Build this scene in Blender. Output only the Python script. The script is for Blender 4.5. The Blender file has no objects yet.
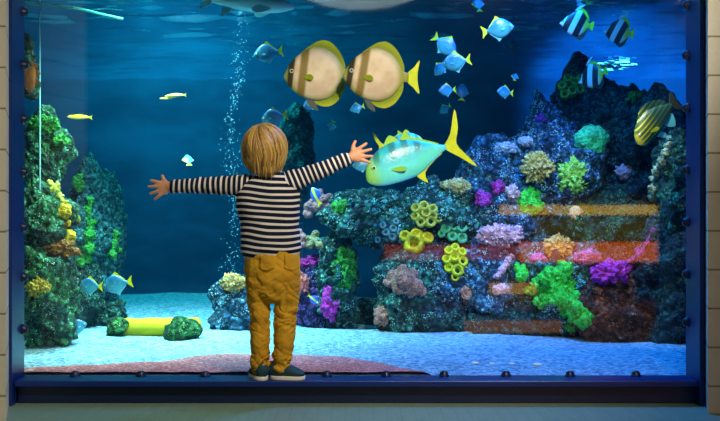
import bpy, bmesh, math, random
import numpy as np
from mathutils import Vector, Matrix, noise, Quaternion
from mathutils.bvhtree import BVHTree

random.seed(7)
C = bpy.context.scene.collection
SC = bpy.context.scene

# ------------------------------------------------------------------ camera
F, D, HC, HY = 1020.0, 4.0, 0.72, 215.0       # focal length in px of a 720 px frame, distance to the glass, height, horizon row
cam_d = bpy.data.cameras.new('camera'); cam = bpy.data.objects.new('camera', cam_d); C.objects.link(cam)
cam.location = (0, -D, HC); cam.rotation_euler = (math.pi/2, 0, 0)
cam_d.sensor_width = 36; cam_d.lens = F/720*36; cam_d.shift_y = (HY-210.5)/720
cam_d.clip_start = 0.05; cam_d.clip_end = 60
SC.camera = cam
CAM = Vector((0, -D, HC))

def P(px, py, y):
    d = D+y
    return Vector(((px-360)*d/F, y, HC-(py-HY)*d/F))

# ------------------------------------------------------------------ materials
def newmat(name):
    m = bpy.data.materials.new(name); m.use_nodes = True
    nt = m.node_tree
    for n in list(nt.nodes): nt.nodes.remove(n)
    out = nt.nodes.new('ShaderNodeOutputMaterial')
    return m, nt, out

def put(nt, sock, v):
    if isinstance(v, bpy.types.NodeSocket): nt.links.new(v, sock)
    elif isinstance(v, (tuple, list)) and sock.type == 'RGBA': sock.default_value = (v[0], v[1], v[2], 1)
    else: sock.default_value = v

def mixc(nt, fac, a, b):
    n = nt.nodes.new('ShaderNodeMix'); n.data_type = 'RGBA'
    put(nt, n.inputs[0], fac); put(nt, n.inputs[6], a); put(nt, n.inputs[7], b)
    return n.outputs[2]

def mth(nt, op, a, b=0.0, clamp=False):
    n = nt.nodes.new('ShaderNodeMath'); n.operation = op; n.use_clamp = clamp
    put(nt, n.inputs[0], a); put(nt, n.inputs[1], b)
    return n.outputs[0]

def ramp(nt, v, lo, hi):          # smooth 0..1 between lo and hi
    n = nt.nodes.new('ShaderNodeMapRange'); n.interpolation_type = 'SMOOTHSTEP'
    put(nt, n.inputs[0], v); n.inputs[1].default_value = lo; n.inputs[2].default_value = hi
    n.inputs[3].default_value = 0; n.inputs[4].default_value = 1
    return n.outputs[0]

def coords(nt, which='Object', scale=None):
    t = nt.nodes.new('ShaderNodeTexCoord').outputs[which]
    if scale is None: return t
    mp = nt.nodes.new('ShaderNodeMapping'); nt.links.new(t, mp.inputs[0]); mp.inputs[3].default_value = scale
    return mp.outputs[0]

def xyz(nt, v):
    s = nt.nodes.new('ShaderNodeSeparateXYZ'); nt.links.new(v, s.inputs[0]); return s.outputs

def noi(nt, vec, scale, detail=3, rough=0.55):
    n = nt.nodes.new('ShaderNodeTexNoise'); nt.links.new(vec, n.inputs['Vector'])
    n.inputs['Scale'].default_value = scale; n.inputs['Detail'].default_value = detail; n.inputs['Roughness'].default_value = rough
    return n.outputs[0]

def vor(nt, vec, scale, out='Distance', feature='F1'):
    n = nt.nodes.new('ShaderNodeTexVoronoi'); n.feature = feature; nt.links.new(vec, n.inputs['Vector'])
    n.inputs['Scale'].default_value = scale
    return n.outputs[out]

def bsdf(nt, out, col, rough=0.7, spec=0.3, metal=0.0, bump=None, bs=0.4, bd=0.01, sub=None):
    b = nt.nodes.new('ShaderNodeBsdfPrincipled')
    put(nt, b.inputs['Base Color'], col); put(nt, b.inputs['Roughness'], rough)
    b.inputs['Specular IOR Level'].default_value = spec; b.inputs['Metallic'].default_value = metal
    if bump is not None:
        k = nt.nodes.new('ShaderNodeBump'); k.inputs['Strength'].default_value = bs; k.inputs['Distance'].default_value = bd
        put(nt, k.inputs['Height'], bump); nt.links.new(k.outputs[0], b.inputs['Normal'])
    nt.links.new(b.outputs[0], out.inputs[0])
    return b

def plain(name, col, rough=0.6, spec=0.3, metal=0.0, var=0.25, scale=14, bump=True, bs=0.25):
    m, nt, out = newmat(name); v = coords(nt)
    n = noi(nt, v, scale)
    c = mixc(nt, n, tuple(x*(1-var) for x in col), tuple(min(1, x*(1+var)) for x in col))
    bsdf(nt, out, c, rough, spec, metal, noi(nt, v, scale*5) if bump else None, bs, 0.004)
    return m

def reefmat(name, c1, c2, c3, s1=5, s2=55, bs=0.9, amount=0.45):
    """rock skin: two large patch colours, crust cells and small light specks"""
    m, nt, out = newmat(name); v = coords(nt)
    a = ramp(nt, noi(nt, v, s1, 4), 0.42, 0.58)
    c = mixc(nt, a, c1, c2)
    patch = ramp(nt, noi(nt, v, s1*1.9, 3), 0.38, 0.58)
    c = mixc(nt, mth(nt, 'MULTIPLY', ramp(nt, noi(nt, v, 46, 5, .7), 0.50, 0.62), mth(nt, 'MULTIPLY', patch, .9)), c, c3)
    dk = ramp(nt, vor(nt, v, 34), 0.25, 0.60)
    c = mixc(nt, mth(nt, 'MULTIPLY', dk, 0.8), c, tuple(x*0.15 for x in c1))
    dots = mth(nt, 'SUBTRACT', 1.0, ramp(nt, vor(nt, v, 95), 0.22, 0.36))
    pale = tuple(min(1, x*1.25+0.05) for x in c3)
    c = mixc(nt, mth(nt, 'MULTIPLY', dots, ramp(nt, noi(nt, v, s1*2.6, 2), 0.45, 0.62)), c, pale)
    h = mth(nt, 'ADD', noi(nt, v, 34, 5, 0.75), mth(nt, 'SUBTRACT', 1.0, mth(nt, 'MULTIPLY', vor(nt, v, 42), 1.2)))
    bsdf(nt, out, c, 0.75, 0.3, 0, h, bs, 0.03)
    return m

def coralmat(name, c1, c2, scale=90, bs=0.7):
    m, nt, out = newmat(name); v = coords(nt)
    d = vor(nt, v, scale)
    c = mixc(nt, ramp(nt, d, 0.12, 0.5), c1, c2)
    c = mixc(nt, mth(nt, 'MULTIPLY', ramp(nt, xyz(nt, vor(nt, v, scale*.6, 'Color'))[0], 0.6, 0.75), .8), c, tuple(x*0.5 for x in c2))
    h = mth(nt, 'SUBTRACT', 1.0, d)
    bsdf(nt, out, c, 0.65, 0.3, 0, h, bs, 0.012)
    return m

# ------------------------------------------------------------------ mesh helpers
def mesh_from(name, verts, faces, smooth=True):
    me = bpy.data.meshes.new(name); me.from_pydata([tuple(v) for v in verts], [], faces); me.update()
    if smooth: me.polygons.foreach_set('use_smooth', [True]*len(me.polygons))
    return me

def link(name, me, mats, parent=None):
    o = bpy.data.objects.new(name, me); C.objects.link(o)
    if mats is not None:
        for m in (mats if isinstance(mats, (list, tuple)) else [mats]): me.materials.append(m)
    if parent is not None: o.parent = parent
    return o

def obj(name, verts, faces, mat, parent=None, smooth=True):
    return link(name, mesh_from(name, verts, faces, smooth), mat, parent)

def tag(o, label=None, cat=None, group=None, kind=None):
    if label: o['label'] = label
    if cat: o['category'] = cat
    if group: o['group'] = group
    if kind: o['kind'] = kind
    return o

def struct(o, label=None): return tag(o, label, None, None, 'structure')

def thing(name, label, cat, mw=None, group=None):
    o = bpy.data.objects.new(name, None); C.objects.link(o); o.empty_display_size = 0.05
    if mw is not None: o.matrix_world = mw
    return tag(o, label, cat, group)

def boxmesh(name, lo, hi, bevel=0.0, seg=2):
    bm = bmesh.new(); bmesh.ops.create_cube(bm, size=1.0)
    for v in bm.verts: v.co = Vector(lo[i]+(v.co[i]+0.5)*(hi[i]-lo[i]) for i in range(3))
    if bevel: bmesh.ops.bevel(bm, geom=bm.edges[:], offset=bevel, segments=seg, affect='EDGES', profile=0.5)
    me = bpy.data.meshes.new(name); bm.to_mesh(me); bm.free()
    return me

def box(name, lo, hi, mat, parent=None, bevel=0.0): return link(name, boxmesh(name, lo, hi, bevel), mat, parent)

def prism(name, pts, z0, z1, mat, parent=None):
    n = len(pts)
    v = [(x, y, z0) for x, y in pts]+[(x, y, z1) for x, y in pts]
    f = [tuple(range(n))[::-1], tuple(range(n, 2*n))]+[(i, (i+1) % n, n+(i+1) % n, n+i) for i in range(n)]
    return obj(name, v, f, mat, parent, False)

_ico = {}
def ico(sub):
    if sub not in _ico:
        bm = bmesh.new(); bmesh.ops.create_icosphere(bm, subdivisions=sub, radius=1.0)
        bm.verts.ensure_lookup_table()
        _ico[sub] = ([v.co.copy() for v in bm.verts], [tuple(v.index for v in f.verts) for f in bm.faces]); bm.free()
    return _ico[sub]

def crom(pts, n):
    """Catmull-Rom through rows of numbers, n samples"""
    p = np.array(pts, float); p = np.vstack([2*p[0]-p[1], p, 2*p[-1]-p[-2]])
    out = []
    m = len(p)-3
    for k in range(n):
        t = k/(n-1)*m; i = min(int(t), m-1); u = t-i
        a, b, c, d = p[i:i+4]
        out.append(0.5*((2*b)+(c-a)*u+(2*a-5*b+4*c-d)*u*u+(3*b-a-3*c+d)*u**3))
    return np.array(out)

def loft(path, nseg=16, nsamp=None, hint=Vector((0, 1, 0)), cap=True, base=0):
    """closed tube; path rows = (x,y,z, r_side, r_hint); ends rounded off"""
    rows = crom(path, nsamp) if nsamp else np.array(path, float)
    V, Fc = [], []
    n = len(rows)
    def frame(i):
        a = Vector(rows[max(i-1, 0)][:3]); b = Vector(rows[min(i+1, n-1)][:3]); t = (b-a).normalized()
        s = t.cross(hint)
        if s.length < 1e-4: s = t.cross(Vector((1, 0, 0)))
        s.normalize(); h = s.cross(t).normalized()
        return t, s, h
    rings = []
    if cap:
        t, s, h = frame(0); c = Vector(rows[0][:3]); r1, r2 = rows[0][3:5]; rm = min(r1, r2)
        for a in (80, 55, 28): rings.append((c-t*rm*math.sin(math.radians(a))*0.6, s, h, r1*math.cos(math.radians(a)), r2*math.cos(math.radians(a))))
    for i in range(n):
        t, s, h = frame(i); rings.append((Vector(rows[i][:3]), s, h, rows[i][3], rows[i][4]))
    if cap:
        t, s, h = frame(n-1); c = Vector(rows[-1][:3]); r1, r2 = rows[-1][3:5]; rm = min(r1, r2)
        for a in (28, 55, 80): rings.append((c+t*rm*math.sin(math.radians(a))*0.6, s, h, r1*math.cos(math.radians(a)), r2*math.cos(math.radians(a))))
    for c, s, h, r1, r2 in rings:
        for k in range(nseg):
            a = 2*math.pi*k/nseg
            V.append(c+s*math.cos(a)*r1+h*math.sin(a)*r2)
    m = len(rings)
    for i in range(m-1):
        for k in range(nseg):
            k2 = (k+1) % nseg
            Fc.append((base+i*nseg+k, base+i*nseg+k2, base+(i+1)*nseg+k2, base+(i+1)*nseg+k))
    Fc.append(tuple(base+k for k in range(nseg))[::-1]); Fc.append(tuple(base+(m-1)*nseg+k for k in range(nseg)))
    return V, Fc

class Shells:
    """closed shells that are fused into one skin"""
    def __init__(self): self.V, self.F = [], []
    def loft(self, path, nseg=16, nsamp=None, hint=Vector((0, 1, 0))):
        v, f = loft(path, nseg, nsamp, hint, True, len(self.V)); self.V += v; self.F += f; return self
    def ball(self, c, r, rot=None, sub=3):
        vs, fs = ico(sub); b = len(self.V); c = Vector(c)
        for v in vs:
            w = Vector((v.x*r[0], v.y*r[1], v.z*r[2]))
            if rot is not None: w = rot @ w
            self.V.append(c+w)
        self.F += [tuple(i+b for i in f) for f in fs]; return self
    def fuse(self, name, voxel, smooth=4):
        me = bpy.data.meshes.new(name); me.from_pydata([tuple(v) for v in self.V], [], self.F); me.update()
        bm = bmesh.new(); bm.from_mesh(me); bmesh.ops.recalc_face_normals(bm, faces=bm.faces[:]); bm.to_mesh(me); bm.free()
        o = bpy.data.objects.new('fuse_tmp', me); C.objects.link(o)
        r = o.modifiers.new('r', 'REMESH'); r.mode = 'VOXEL'; r.voxel_size = voxel
        if smooth:
            s = o.modifiers.new('s', 'SMOOTH'); s.factor = 0.5; s.iterations = smooth
        dg = bpy.context.evaluated_depsgraph_get(); dg.update()
        res = bpy.data.meshes.new_from_object(o.evaluated_get(dg)); res.name = name
        bpy.data.objects.remove(o); bpy.data.meshes.remove(me)
        res.polygons.foreach_set('use_smooth', [True]*len(res.polygons))
        return res

def displace(me, fn):
    n = len(me.vertices)
    co = np.empty(n*3); me.vertices.foreach_get('co', co); co = co.reshape(-1, 3)
    no = [v.normal.copy() for v in me.vertices]
    for i in range(n):
        v = Vector(co[i]); co[i] = v+fn(v, no[i])
    me.vertices.foreach_set('co', co.ravel()); me.update()

# ------------------------------------------------------------------ setting: room side
wall_m, nt, out = newmat('painted_block')
v = coords(nt); sx = xyz(nt, v)
fz = mth(nt, 'FRACT', mth(nt, 'ADD', mth(nt, 'DIVIDE', sx[2], 0.141), 0.30))
joint = mth(nt, 'ADD', ramp(nt, fz, 0.965, 0.985), mth(nt, 'SUBTRACT', 1.0, ramp(nt, fz, 0.012, 0.03)), True)
base = mixc(nt, noi(nt, v, 9), (0.62, 0.57, 0.44), (0.72, 0.67, 0.54))
bsdf(nt, out, mixc(nt, joint, base, (0.25, 0.22, 0.16)), 0.6, 0.3, 0, mth(nt, 'SUBTRACT', noi(nt, v, 60), mth(nt, 'MULTIPLY', joint, 2.0)), 0.3, 0.006)

floor_m, nt, out = newmat('floor_tile')
v = coords(nt); sx = xyz(nt, v)
gx = mth(nt, 'FRACT', mth(nt, 'DIVIDE', sx[0], 0.05)); gy = mth(nt, 'FRACT', mth(nt, 'DIVIDE', sx[1], 0.05))
gr = mth(nt, 'MAXIMUM', ramp(nt, gx, 0.90, 0.95), ramp(nt, gy, 0.90, 0.95))
cb = mixc(nt, noi(nt, coords(nt, 'Object', (14, 3, 1)), 2, 4), (0.15, 0.24, 0.17), (0.25, 0.34, 0.24))
bsdf(nt, out, mixc(nt, mth(nt, 'MULTIPLY', gr, 0.35), cb, (0.11, 0.15, 0.11)), 0.45, 0.4, 0, mth(nt, 'SUBTRACT', noi(nt, v, 40), gr), 0.2, 0.003)

navy = plain('navy_paint', (0.001, 0.018, 0.15), 0.35, 0.5, 0, 0.15, 10, True, 0.06)
navy_dark = plain('dark_navy_paint', (0.001, 0.010, 0.055), 0.4, 0.5, 0, 0.2, 12, True, 0.06)
bolt_m = plain('dark_bolt_steel', (0.012, 0.02, 0.06), 0.3, 0.6, 0.3, 0.2, 30, False)
dark_plaster = plain('dark_plaster', (0.05, 0.055, 0.07), 0.9, 0.2)

struct(box('floor', (-4, -6.5, -0.2), (4, 0.0, 0.0), floor_m))
struct(box('ceiling', (-4, -6.5, 2.9), (4, 0.0, 3.0), dark_plaster))
struct(box('wall_rear', (-4, -6.6, 0), (4, -6.5, 2.9), dark_plaster))
struct(box('wall_east', (4, -6.5, 0), (4.1, 0, 2.9), dark_plaster))
struct(box('wall_west', (-4.1, -6.5, 0), (-4, 0, 2.9), dark_plaster))
struct(prism('wall_left', [(-1.2160, -0.5), (-1.3225, -0.16), (-1.3225, 0.0), (-4, 0), (-4, -0.5)], 0, 2.9, wall_m))
struct(prism('wall_right', [(1.2623, -0.30), (4, -0.30), (4, 0), (1.309, 0.0), (1.309, -0.16), (1.3025, -0.16)], 0, 2.9, wall_m))
struct(box('wall_top', (-1.33, -0.16, 1.80), (1.32, 0.0, 2.9), dark_plaster))

# ------------------------------------------------------------------ window_1: frame, ledge, bolts, pane
ZL = 0.0918
pane_m, nt, out = newmat('clear_acrylic')
lw = nt.nodes.new('ShaderNodeLayerWeight'); lw.inputs[0].default_value = 0.5
fac = mth(nt, 'ADD', 0.030, mth(nt, 'MULTIPLY', mth(nt, 'POWER', lw.outputs[1], 4.0), 0.5))
tr = nt.nodes.new('ShaderNodeBsdfTransparent'); tr.inputs[0].default_value = (0.98, 1.0, 1.0, 1)
gl = nt.nodes.new('ShaderNodeBsdfGlossy'); gl.inputs['Roughness'].default_value = 0.03
mx = nt.nodes.new('ShaderNodeMixShader'); put(nt, mx.inputs[0], fac)
nt.links.new(tr.outputs[0], mx.inputs[1]); nt.links.new(gl.outputs[0], mx.inputs[2]); nt.links.new(mx.outputs[0], out.inputs[0])

win = bpy.data.objects.new('window_1', None); C.objects.link(win); win['kind'] = 'structure'
win['label'] = 'large aquarium viewing window in a bolted navy frame'
box('glass_pane', (-1.3205, 0.002, 0.03), (1.300, 0.028, 1.79), pane_m, win)
prism('side_frame', [(-1.3220, -0.16), (-1.3105, -0.16), (-1.3165, 0.0), (-1.3220, 0.0)], 0, 1.80, navy, win)
prism('side_frame', [(1.281, -0.155), (1.302, -0.155), (1.302, 0.0), (1.278, 0.0)], 0, 1.80, navy, win)
box('top_frame', (-1.316, -0.155, 1.71), (1.281, 0.0, 1.80), navy, win, 0.004)
box('bottom_rail', (-1.309, -0.14, ZL-0.022), (1.280, 0.0, ZL), navy, win, 0.003)
box('bottom_panel', (-1.309, -0.10, 0.0), (1.280, 0.0, ZL-0.0225), navy_dark, win, 0.003)

def bolt_mesh():
    V, Fc = [], []
    prof = [(0.021, 0.0), (0.021, 0.005), (0.0175, 0.0055), (0.0168, 0.012), (0.0135, 0.018), (0.007, 0.0215)]
    n = 14
    for r, z in prof:
        for k in range(n): a = 2*math.pi*k/n; V.append((r*math.cos(a), r*math.sin(a), z))
    for i in range(len(prof)-1):
        for k in range(n): Fc.append((i*n+k, i*n+(k+1) % n, (i+1)*n+(k+1) % n, (i+1)*n+k))
    Fc.append(tuple((len(prof)-1)*n+k for k in range(n))); Fc.append(tuple(range(n))[::-1])
    me = mesh_from('bolt', V, Fc); me.materials.append(bolt_m); return me
BM = bolt_mesh()
def bolt(loc, rot):
    o = bpy.data.objects.new('bolt', BM); C.objects.link(o); o.parent = win; o.location = loc; o.rotation_euler = rot
for px in (75, 141, 205, 268, 327, 386, 444, 506, 570, 636):
    bolt((P(px, 375, -0.024).x, -0.024, ZL-0.0002), (0, 0, 0))
for py in (12, 65, 119, 172, 227, 277, 329):
    bolt((-1.3155, -0.024, P(25, py, -0.024).z), (0, math.pi/2, 0))
for py in (5, 55, 108, 170, 222, 274, 322):
    bolt((1.2784, -0.024, P(686, py, -0.024).z), (0, -math.pi/2, 0))

# ------------------------------------------------------------------ setting: the tank
TX, TY, TZ = 3.0, 4.1, 1.80
tank_m, nt, out = newmat('blue_tank_liner')
v = coords(nt)
bsdf(nt, out, mixc(nt, ramp(nt, noi(nt, coords(nt, 'Object', (1, 1, 2.2)), 1.6, 4), 0.35, 0.7), (0.001, 0.028, 0.075), (0.003, 0.055, 0.13)), 0.9, 0.1)
struct(box('wall_back', (-TX-0.1, TY, -0.1), (TX+0.1, TY+0.1, 2.9), tank_m))
struct(box('wall_tank_left', (-TX-0.1, 0.03, -0.1), (-TX, TY, 2.9), tank_m))
struct(box('wall_tank_right', (TX, 0.03, -0.1), (TX+0.1, TY, 2.9), tank_m))
struct(box('ceiling_tank', (-TX-0.1, 0.0, 2.9), (TX+0.1, TY+0.1, 3.0), dark_plaster))
struct(box('floor_tank', (-TX-0.1, 0.03, -0.2), (TX+0.1, TY+0.1, -0.1), tank_m))

sand_m, nt, out = newmat('white_coral_sand')
v = coords(nt)
g = vor(nt, v, 70, 'Color'); gs = xyz(nt, g)[0]
c = mixc(nt, gs, (0.05, 0.15, 0.27), (0.42, 0.62, 0.74))
c = mixc(nt, ramp(nt, noi(nt, v, 160, 2), 0.5, 0.75), c, (0.10, 0.20, 0.32))
bsdf(nt, out, c, 0.9, 0.2, 0, mth(nt, 'ADD', gs, noi(nt, v, 60)), 0.8, 0.012)
gravel_m, nt, out = newmat('red_gravel')
v = coords(nt)
g = vor(nt, v, 110, 'Color'); gs = xyz(nt, g)[0]
c = mixc(nt, gs, (0.36, 0.05, 0.07), (1.0, 0.38, 0.36))
c = mixc(nt, ramp(nt, noi(nt, v, 120, 2), 0.52, 0.7), c, (0.20, 0.12, 0.24))
bsdf(nt, out, c, 0.9, 0.2, 0, mth(nt, 'ADD', gs, noi(nt, v, 60)), 0.8, 0.010)

def sand_z(x, y):
    z = 0.086+0.028*noise.noise(Vector((x*1.1+3, y*1.3, 1)))*min(1, y/0.5)
    z += 0.012*noise.noise(Vector((x*3.5, y*3.5, 5)))*min(1, y/0.4)
    z -= 0.03*math.exp(-((x+0.95)/0.35)**2-((y-0.95)/0.22)**2)
    return z
def grid(x0, x1, y0, y1, nx, ny, fn):
    V = []
    for j in range(ny+1):
        y = y0+(y1-y0)*(j/ny)**1.4
        for i in range(nx+1):
            x = x0+(x1-x0)*i/nx; V.append((x, y, fn(x, y)))
    Fc = [(j*(nx+1)+i, j*(nx+1)+i+1, (j+1)*(nx+1)+i+1, (j+1)*(nx+1)+i) for j in range(ny) for i in range(nx)]
    return V, Fc
V, Fc = grid(-TX, TX, 0.03, TY, 240, 130, sand_z)
tag(obj('sand', V, Fc, sand_m), 'pale speckled sand covering the tank bottom', None, None, 'stuff')

edge_px = [(22, 366), (80, 365), (140, 361), (180, 357), (215, 351), (250, 350), (290, 352), (340, 356), (380, 363), (432, 374)]
def edge_y(x):
    px = x*F/4.3+360
    py = np.interp(px, [a for a, b in edge_px], [b for a, b in edge_px])
    return max(0.03, (HC-0.088)*F/(py-HY)-D)
def gravel_z(x, y):
    e = edge_y(x)
    t = max(0, min(1, (e-y)/0.10))
    return sand_z(x, y)-0.010+0.024*t*t*(3-2*t)+0.004*noise.noise(Vector((x*9, y*9, 2)))
V, Fc = grid(-1.6, 0.32, 0.031, 0.9, 150, 60, gravel_z)
tag(obj('gravel', V, Fc, gravel_m), 'reddish gravel bed along the bottom of the glass', None, None, 'stuff')

# water body and its surface
water_m, nt, out = newmat('tank_water')
WS, WA = 0.005, 0.12
vs = nt.nodes.new('ShaderNodeVolumeScatter'); vs.inputs['Color'].default_value = (0.05, 0.55, 1.0, 1); vs.inputs['Density'].default_value = WS
vs.inputs['Anisotropy'].default_value = 0.2
va = nt.nodes.new('ShaderNodeVolumeAbsorption'); va.inputs['Color'].default_value = (0.06, 0.70, 0.88, 1); va.inputs['Density'].default_value = WA
ad = nt.nodes.new('ShaderNodeAddShader'); nt.links.new(vs.outputs[0], ad.inputs[0]); nt.links.new(va.outputs[0], ad.inputs[1])
nt.links.new(ad.outputs[0], out.inputs['Volume'])
tag(box('water', (-TX+.02, 0.030, -0.05), (TX-.02, TY-.02, TZ-0.045), water_m), 'clear blue water filling the aquarium', None, None, 'stuff')

surf_m, nt, out = newmat('rippled_water_surface')
tr = nt.nodes.new('ShaderNodeBsdfTransparent'); tr.inputs[0].default_value = (0.85, 0.95, 1.0, 1)
gl = nt.nodes.new('ShaderNodeBsdfGlossy'); gl.inputs['Roughness'].default_value = 0.08; gl.inputs[0].default_value = (0.8, 0.95, 1, 1)
mx = nt.nodes.new('ShaderNodeMixShader'); mx.inputs[0].default_value = 0.34
nt.links.new(tr.outputs[0], mx.inputs[1]); nt.links.new(gl.outputs[0], mx.inputs[2]); nt.links.new(mx.outputs[0], out.inputs[0])
def wave(x, y):
    return TZ+0.026*noise.noise(Vector((x*3.0, y*8, 0)))+0.014*noise.noise(Vector((x*7, y*18, 4)))
V, Fc = grid(-TX, TX, 0.03, TY, 170, 150, wave)
tag(obj('water_surface', V, Fc, surf_m), 'rippled water surface seen from below at the top of the tank', None, None, 'stuff')

glint_m = plain('white_glint', (0.85, 0.9, 0.92), .5, .4)  # white blobs modelled as a lamp glint on the water surface
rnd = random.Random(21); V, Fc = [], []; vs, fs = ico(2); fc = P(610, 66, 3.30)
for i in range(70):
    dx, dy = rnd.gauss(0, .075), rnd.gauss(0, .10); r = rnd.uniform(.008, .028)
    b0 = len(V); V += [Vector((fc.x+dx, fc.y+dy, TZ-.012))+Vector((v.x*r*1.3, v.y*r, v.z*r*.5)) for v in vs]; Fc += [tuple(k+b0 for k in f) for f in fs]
tag(obj('glint', V, Fc, glint_m), 'small white patch modelled as a lamp glint on the water surface above the reef top', None, None, 'stuff')

# ------------------------------------------------------------------ reef rocks
ROCKV, ROCKF = [], []
def rock(px, py, rx, ry, y, label, mat, seed, dr=0.9, amp=0.22, sub=6, group=None, name='reef_rock', fine=0.06, bvh=True):
    d = D+y; c = P(px, py, y)
    R = Vector((rx*d/F, (rx+ry)*0.5*dr*d/F, ry*d/F))
    vs, fs = ico(sub); s = Vector((seed*7.13, seed*3.7, seed*1.9))
    k = 1.0/max(R.x, R.z)*0.9
    V = []
    for u in vs:
        w = Vector((u.x*R.x, u.y*R.y, u.z*R.z)); q = w*k*1.5+s
        a = noise.fractal(q*1.1, 0.9, 2.1, 4)*amp*1.5
        wc = w+c
        b = (0.35-abs(noise.noise(wc*6.5+s)))*0.085+(0.3-abs(noise.noise(wc*15)))*0.045+noise.noise(wc*34)*0.016
        cl = (0.5-noise.voronoi(wc*19)[0][0])*0.030
        V.append(w*(1+a)+u*(b+cl)*fine*16)
    o = obj(name, V, fs, mat); o.location = c
    tag(o, label, 'rock', group)
    if bvh:
        b0 = len(ROCKV); ROCKV.extend([v+c for v in V]); ROCKF.extend([tuple(i+b0 for i in f) for f in fs])
    return o

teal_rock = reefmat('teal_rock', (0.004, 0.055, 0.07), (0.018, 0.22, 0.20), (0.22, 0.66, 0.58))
blue_rock = reefmat('blue_rock', (0.004, 0.05, 0.13), (0.02, 0.18, 0.36), (0.32, 0.66, 0.85))
green_rock = reefmat('green_rock', (0.006, 0.06, 0.035), (0.015, 0.15, 0.06), (0.10, 0.40, 0.15))
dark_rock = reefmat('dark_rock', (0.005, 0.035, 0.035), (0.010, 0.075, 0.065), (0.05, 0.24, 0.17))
brown_rock = reefmat('brown_rock', (0.10, 0.03, 0.015), (0.30, 0.08, 0.03), (0.34, 0.18, 0.10))
purple_rock = reefmat('purple_rock', (0.03, 0.03, 0.22), (0.16, 0.03, 0.32), (0.35, 0.30, 0.80))
left_rock = reefmat('mossy_rock', (0.012, 0.10, 0.07), (0.03, 0.24, 0.06), (0.16, 0.55, 0.40), s1=8)
far_rock = reefmat('far_teal_rock', (0.012, 0.12, 0.16), (0.02, 0.20, 0.22), (0.06, 0.35, 0.32))

rock(368, 216, 42, 23, 1.75, 'teal rock arching over a dark hollow beside the boy', teal_rock, 1)
rock(338, 284, 16, 50, 1.85, 'teal rock pillar holding up the arch', teal_rock, 2)
rock(315, 300, 20, 36, 2.0, 'blue and purple crusted rock behind the trousers', purple_rock, 3)
rock(409, 293, 29, 42, 1.62, 'dark teal boulder under the arch with a pink spot', teal_rock, 4)
rock(364, 320, 30, 17, 2.15, 'low dark rock added so the hollow under the arch looks shaded', dark_rock, 26)  # added dark rock, blocks the pale sand so the hollow reads as shade
rock(432, 288, 44, 46, 1.75, 'dark boulder below the lime tube sponge', blue_rock, 5)
rock(436, 222, 44, 36, 1.80, 'teal rock carrying the olive and green tube sponges', teal_rock, 6)
rock(497, 205, 40, 62, 1.90, 'blue speckled rock slope behind the magenta corals', blue_rock, 7)
rock(500, 290, 48, 52, 1.70, 'blue crusted boulder at the foot of the reef', blue_rock, 8)
rock(550, 185, 42, 55, 1.90, 'blue rock between the beige and green polyp corals', blue_rock, 9)
rock(585, 163, 48, 82, 2.25, 'tall dark green rock topped with green tube sponges', dark_rock, 10)
rock(534, 172, 28, 36, 2.0, 'small blue rock step on the reef slope below the violet coral', blue_rock, 30)
rock(552, 140, 24, 40, 2.2, 'dark blue rock shoulder leading up to the reef top', blue_rock, 31)
rock(632, 112, 14, 22, 2.0, 'small dark rock peak beside the striped fish', dark_rock, 32)
rock(640, 160, 46, 66, 1.9, 'dark green rock under the striped fish', dark_rock, 11)
rock(560, 290, 50, 50, 1.55, 'teal boulder under the bright green soft coral', teal_rock, 12)
rock(600, 230, 52, 40, 1.8, 'dark green shelf rock below the round green coral', green_rock, 13)
rock(622, 308, 44, 47, 1.30, 'reddish brown boulder below the purple coral', brown_rock, 14)
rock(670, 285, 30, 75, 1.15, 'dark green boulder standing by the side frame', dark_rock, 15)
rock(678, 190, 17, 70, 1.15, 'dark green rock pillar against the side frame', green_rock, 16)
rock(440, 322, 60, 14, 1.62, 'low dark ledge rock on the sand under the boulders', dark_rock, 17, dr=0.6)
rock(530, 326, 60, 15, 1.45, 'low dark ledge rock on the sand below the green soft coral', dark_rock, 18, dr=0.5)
# left hand column and the far shapes
rock(47, 225, 25, 44, 0.95, 'crusted rock carrying the yellow sponges beside the frame', left_rock, 19)
rock(46, 300, 28, 55, 0.95, 'mossy column of rock rising from the sand beside the frame', left_rock, 20)
rock(44, 152, 22, 38, 1.35, 'green topped rock above the yellow sponges', left_rock, 21)
rock(92, 240, 20, 72, 2.2, 'far teal rock wall behind the yellow sponges', far_rock, 22)
rock(110, 242, 9, 66, 2.5, 'slim far teal rock pillar with a green tuft', far_rock, 23)
rock(83, 302, 17, 36, 2.0, 'dark far rock behind the two cyan fish', dark_rock, 24)
rock(105, 318, 20, 16, 2.1, 'low dark rock beside the yellow log', dark_rock, 27)
rock(237, 316, 21, 38, 1.75, 'dark blue rock beside the boy under a ringed coral', blue_rock, 25)
rock(296, 155, 15, 45, 3.3, 'dim far rock spire beside the boy head', far_rock, 28, bvh=False)
rock(28, 70, 7, 28, 0.5, 'dark barnacled rock spur behind the frame near the top', dark_rock, 29, bvh=False)

BVH = BVHTree.FromPolygons(ROCKV, ROCKF)
def hit(px, py, y=1.6):
    d = (P(px, py, 0)-CAM).normalized()
    loc, nrm, i, dist = BVH.ray_cast(CAM, d)
    if loc is None:
        return P(px, py, y), Vector((0, -1, 0)), D+y
    return loc, nrm, loc.y+D

def seat(px, py, up=0.35, cam_w=0.5, y=1.6, sink=0.0):
    loc, n, d = hit(px, py, y)
    ax = (n*0.6+Vector((0, 0, up))+(CAM-loc).normalized()*cam_w).normalized()
    q = Vector((0, 0, 1)).rotation_difference(ax)
    return Matrix.Translation(loc-ax*sink) @ q.to_matrix().to_4x4(), d/F

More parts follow.
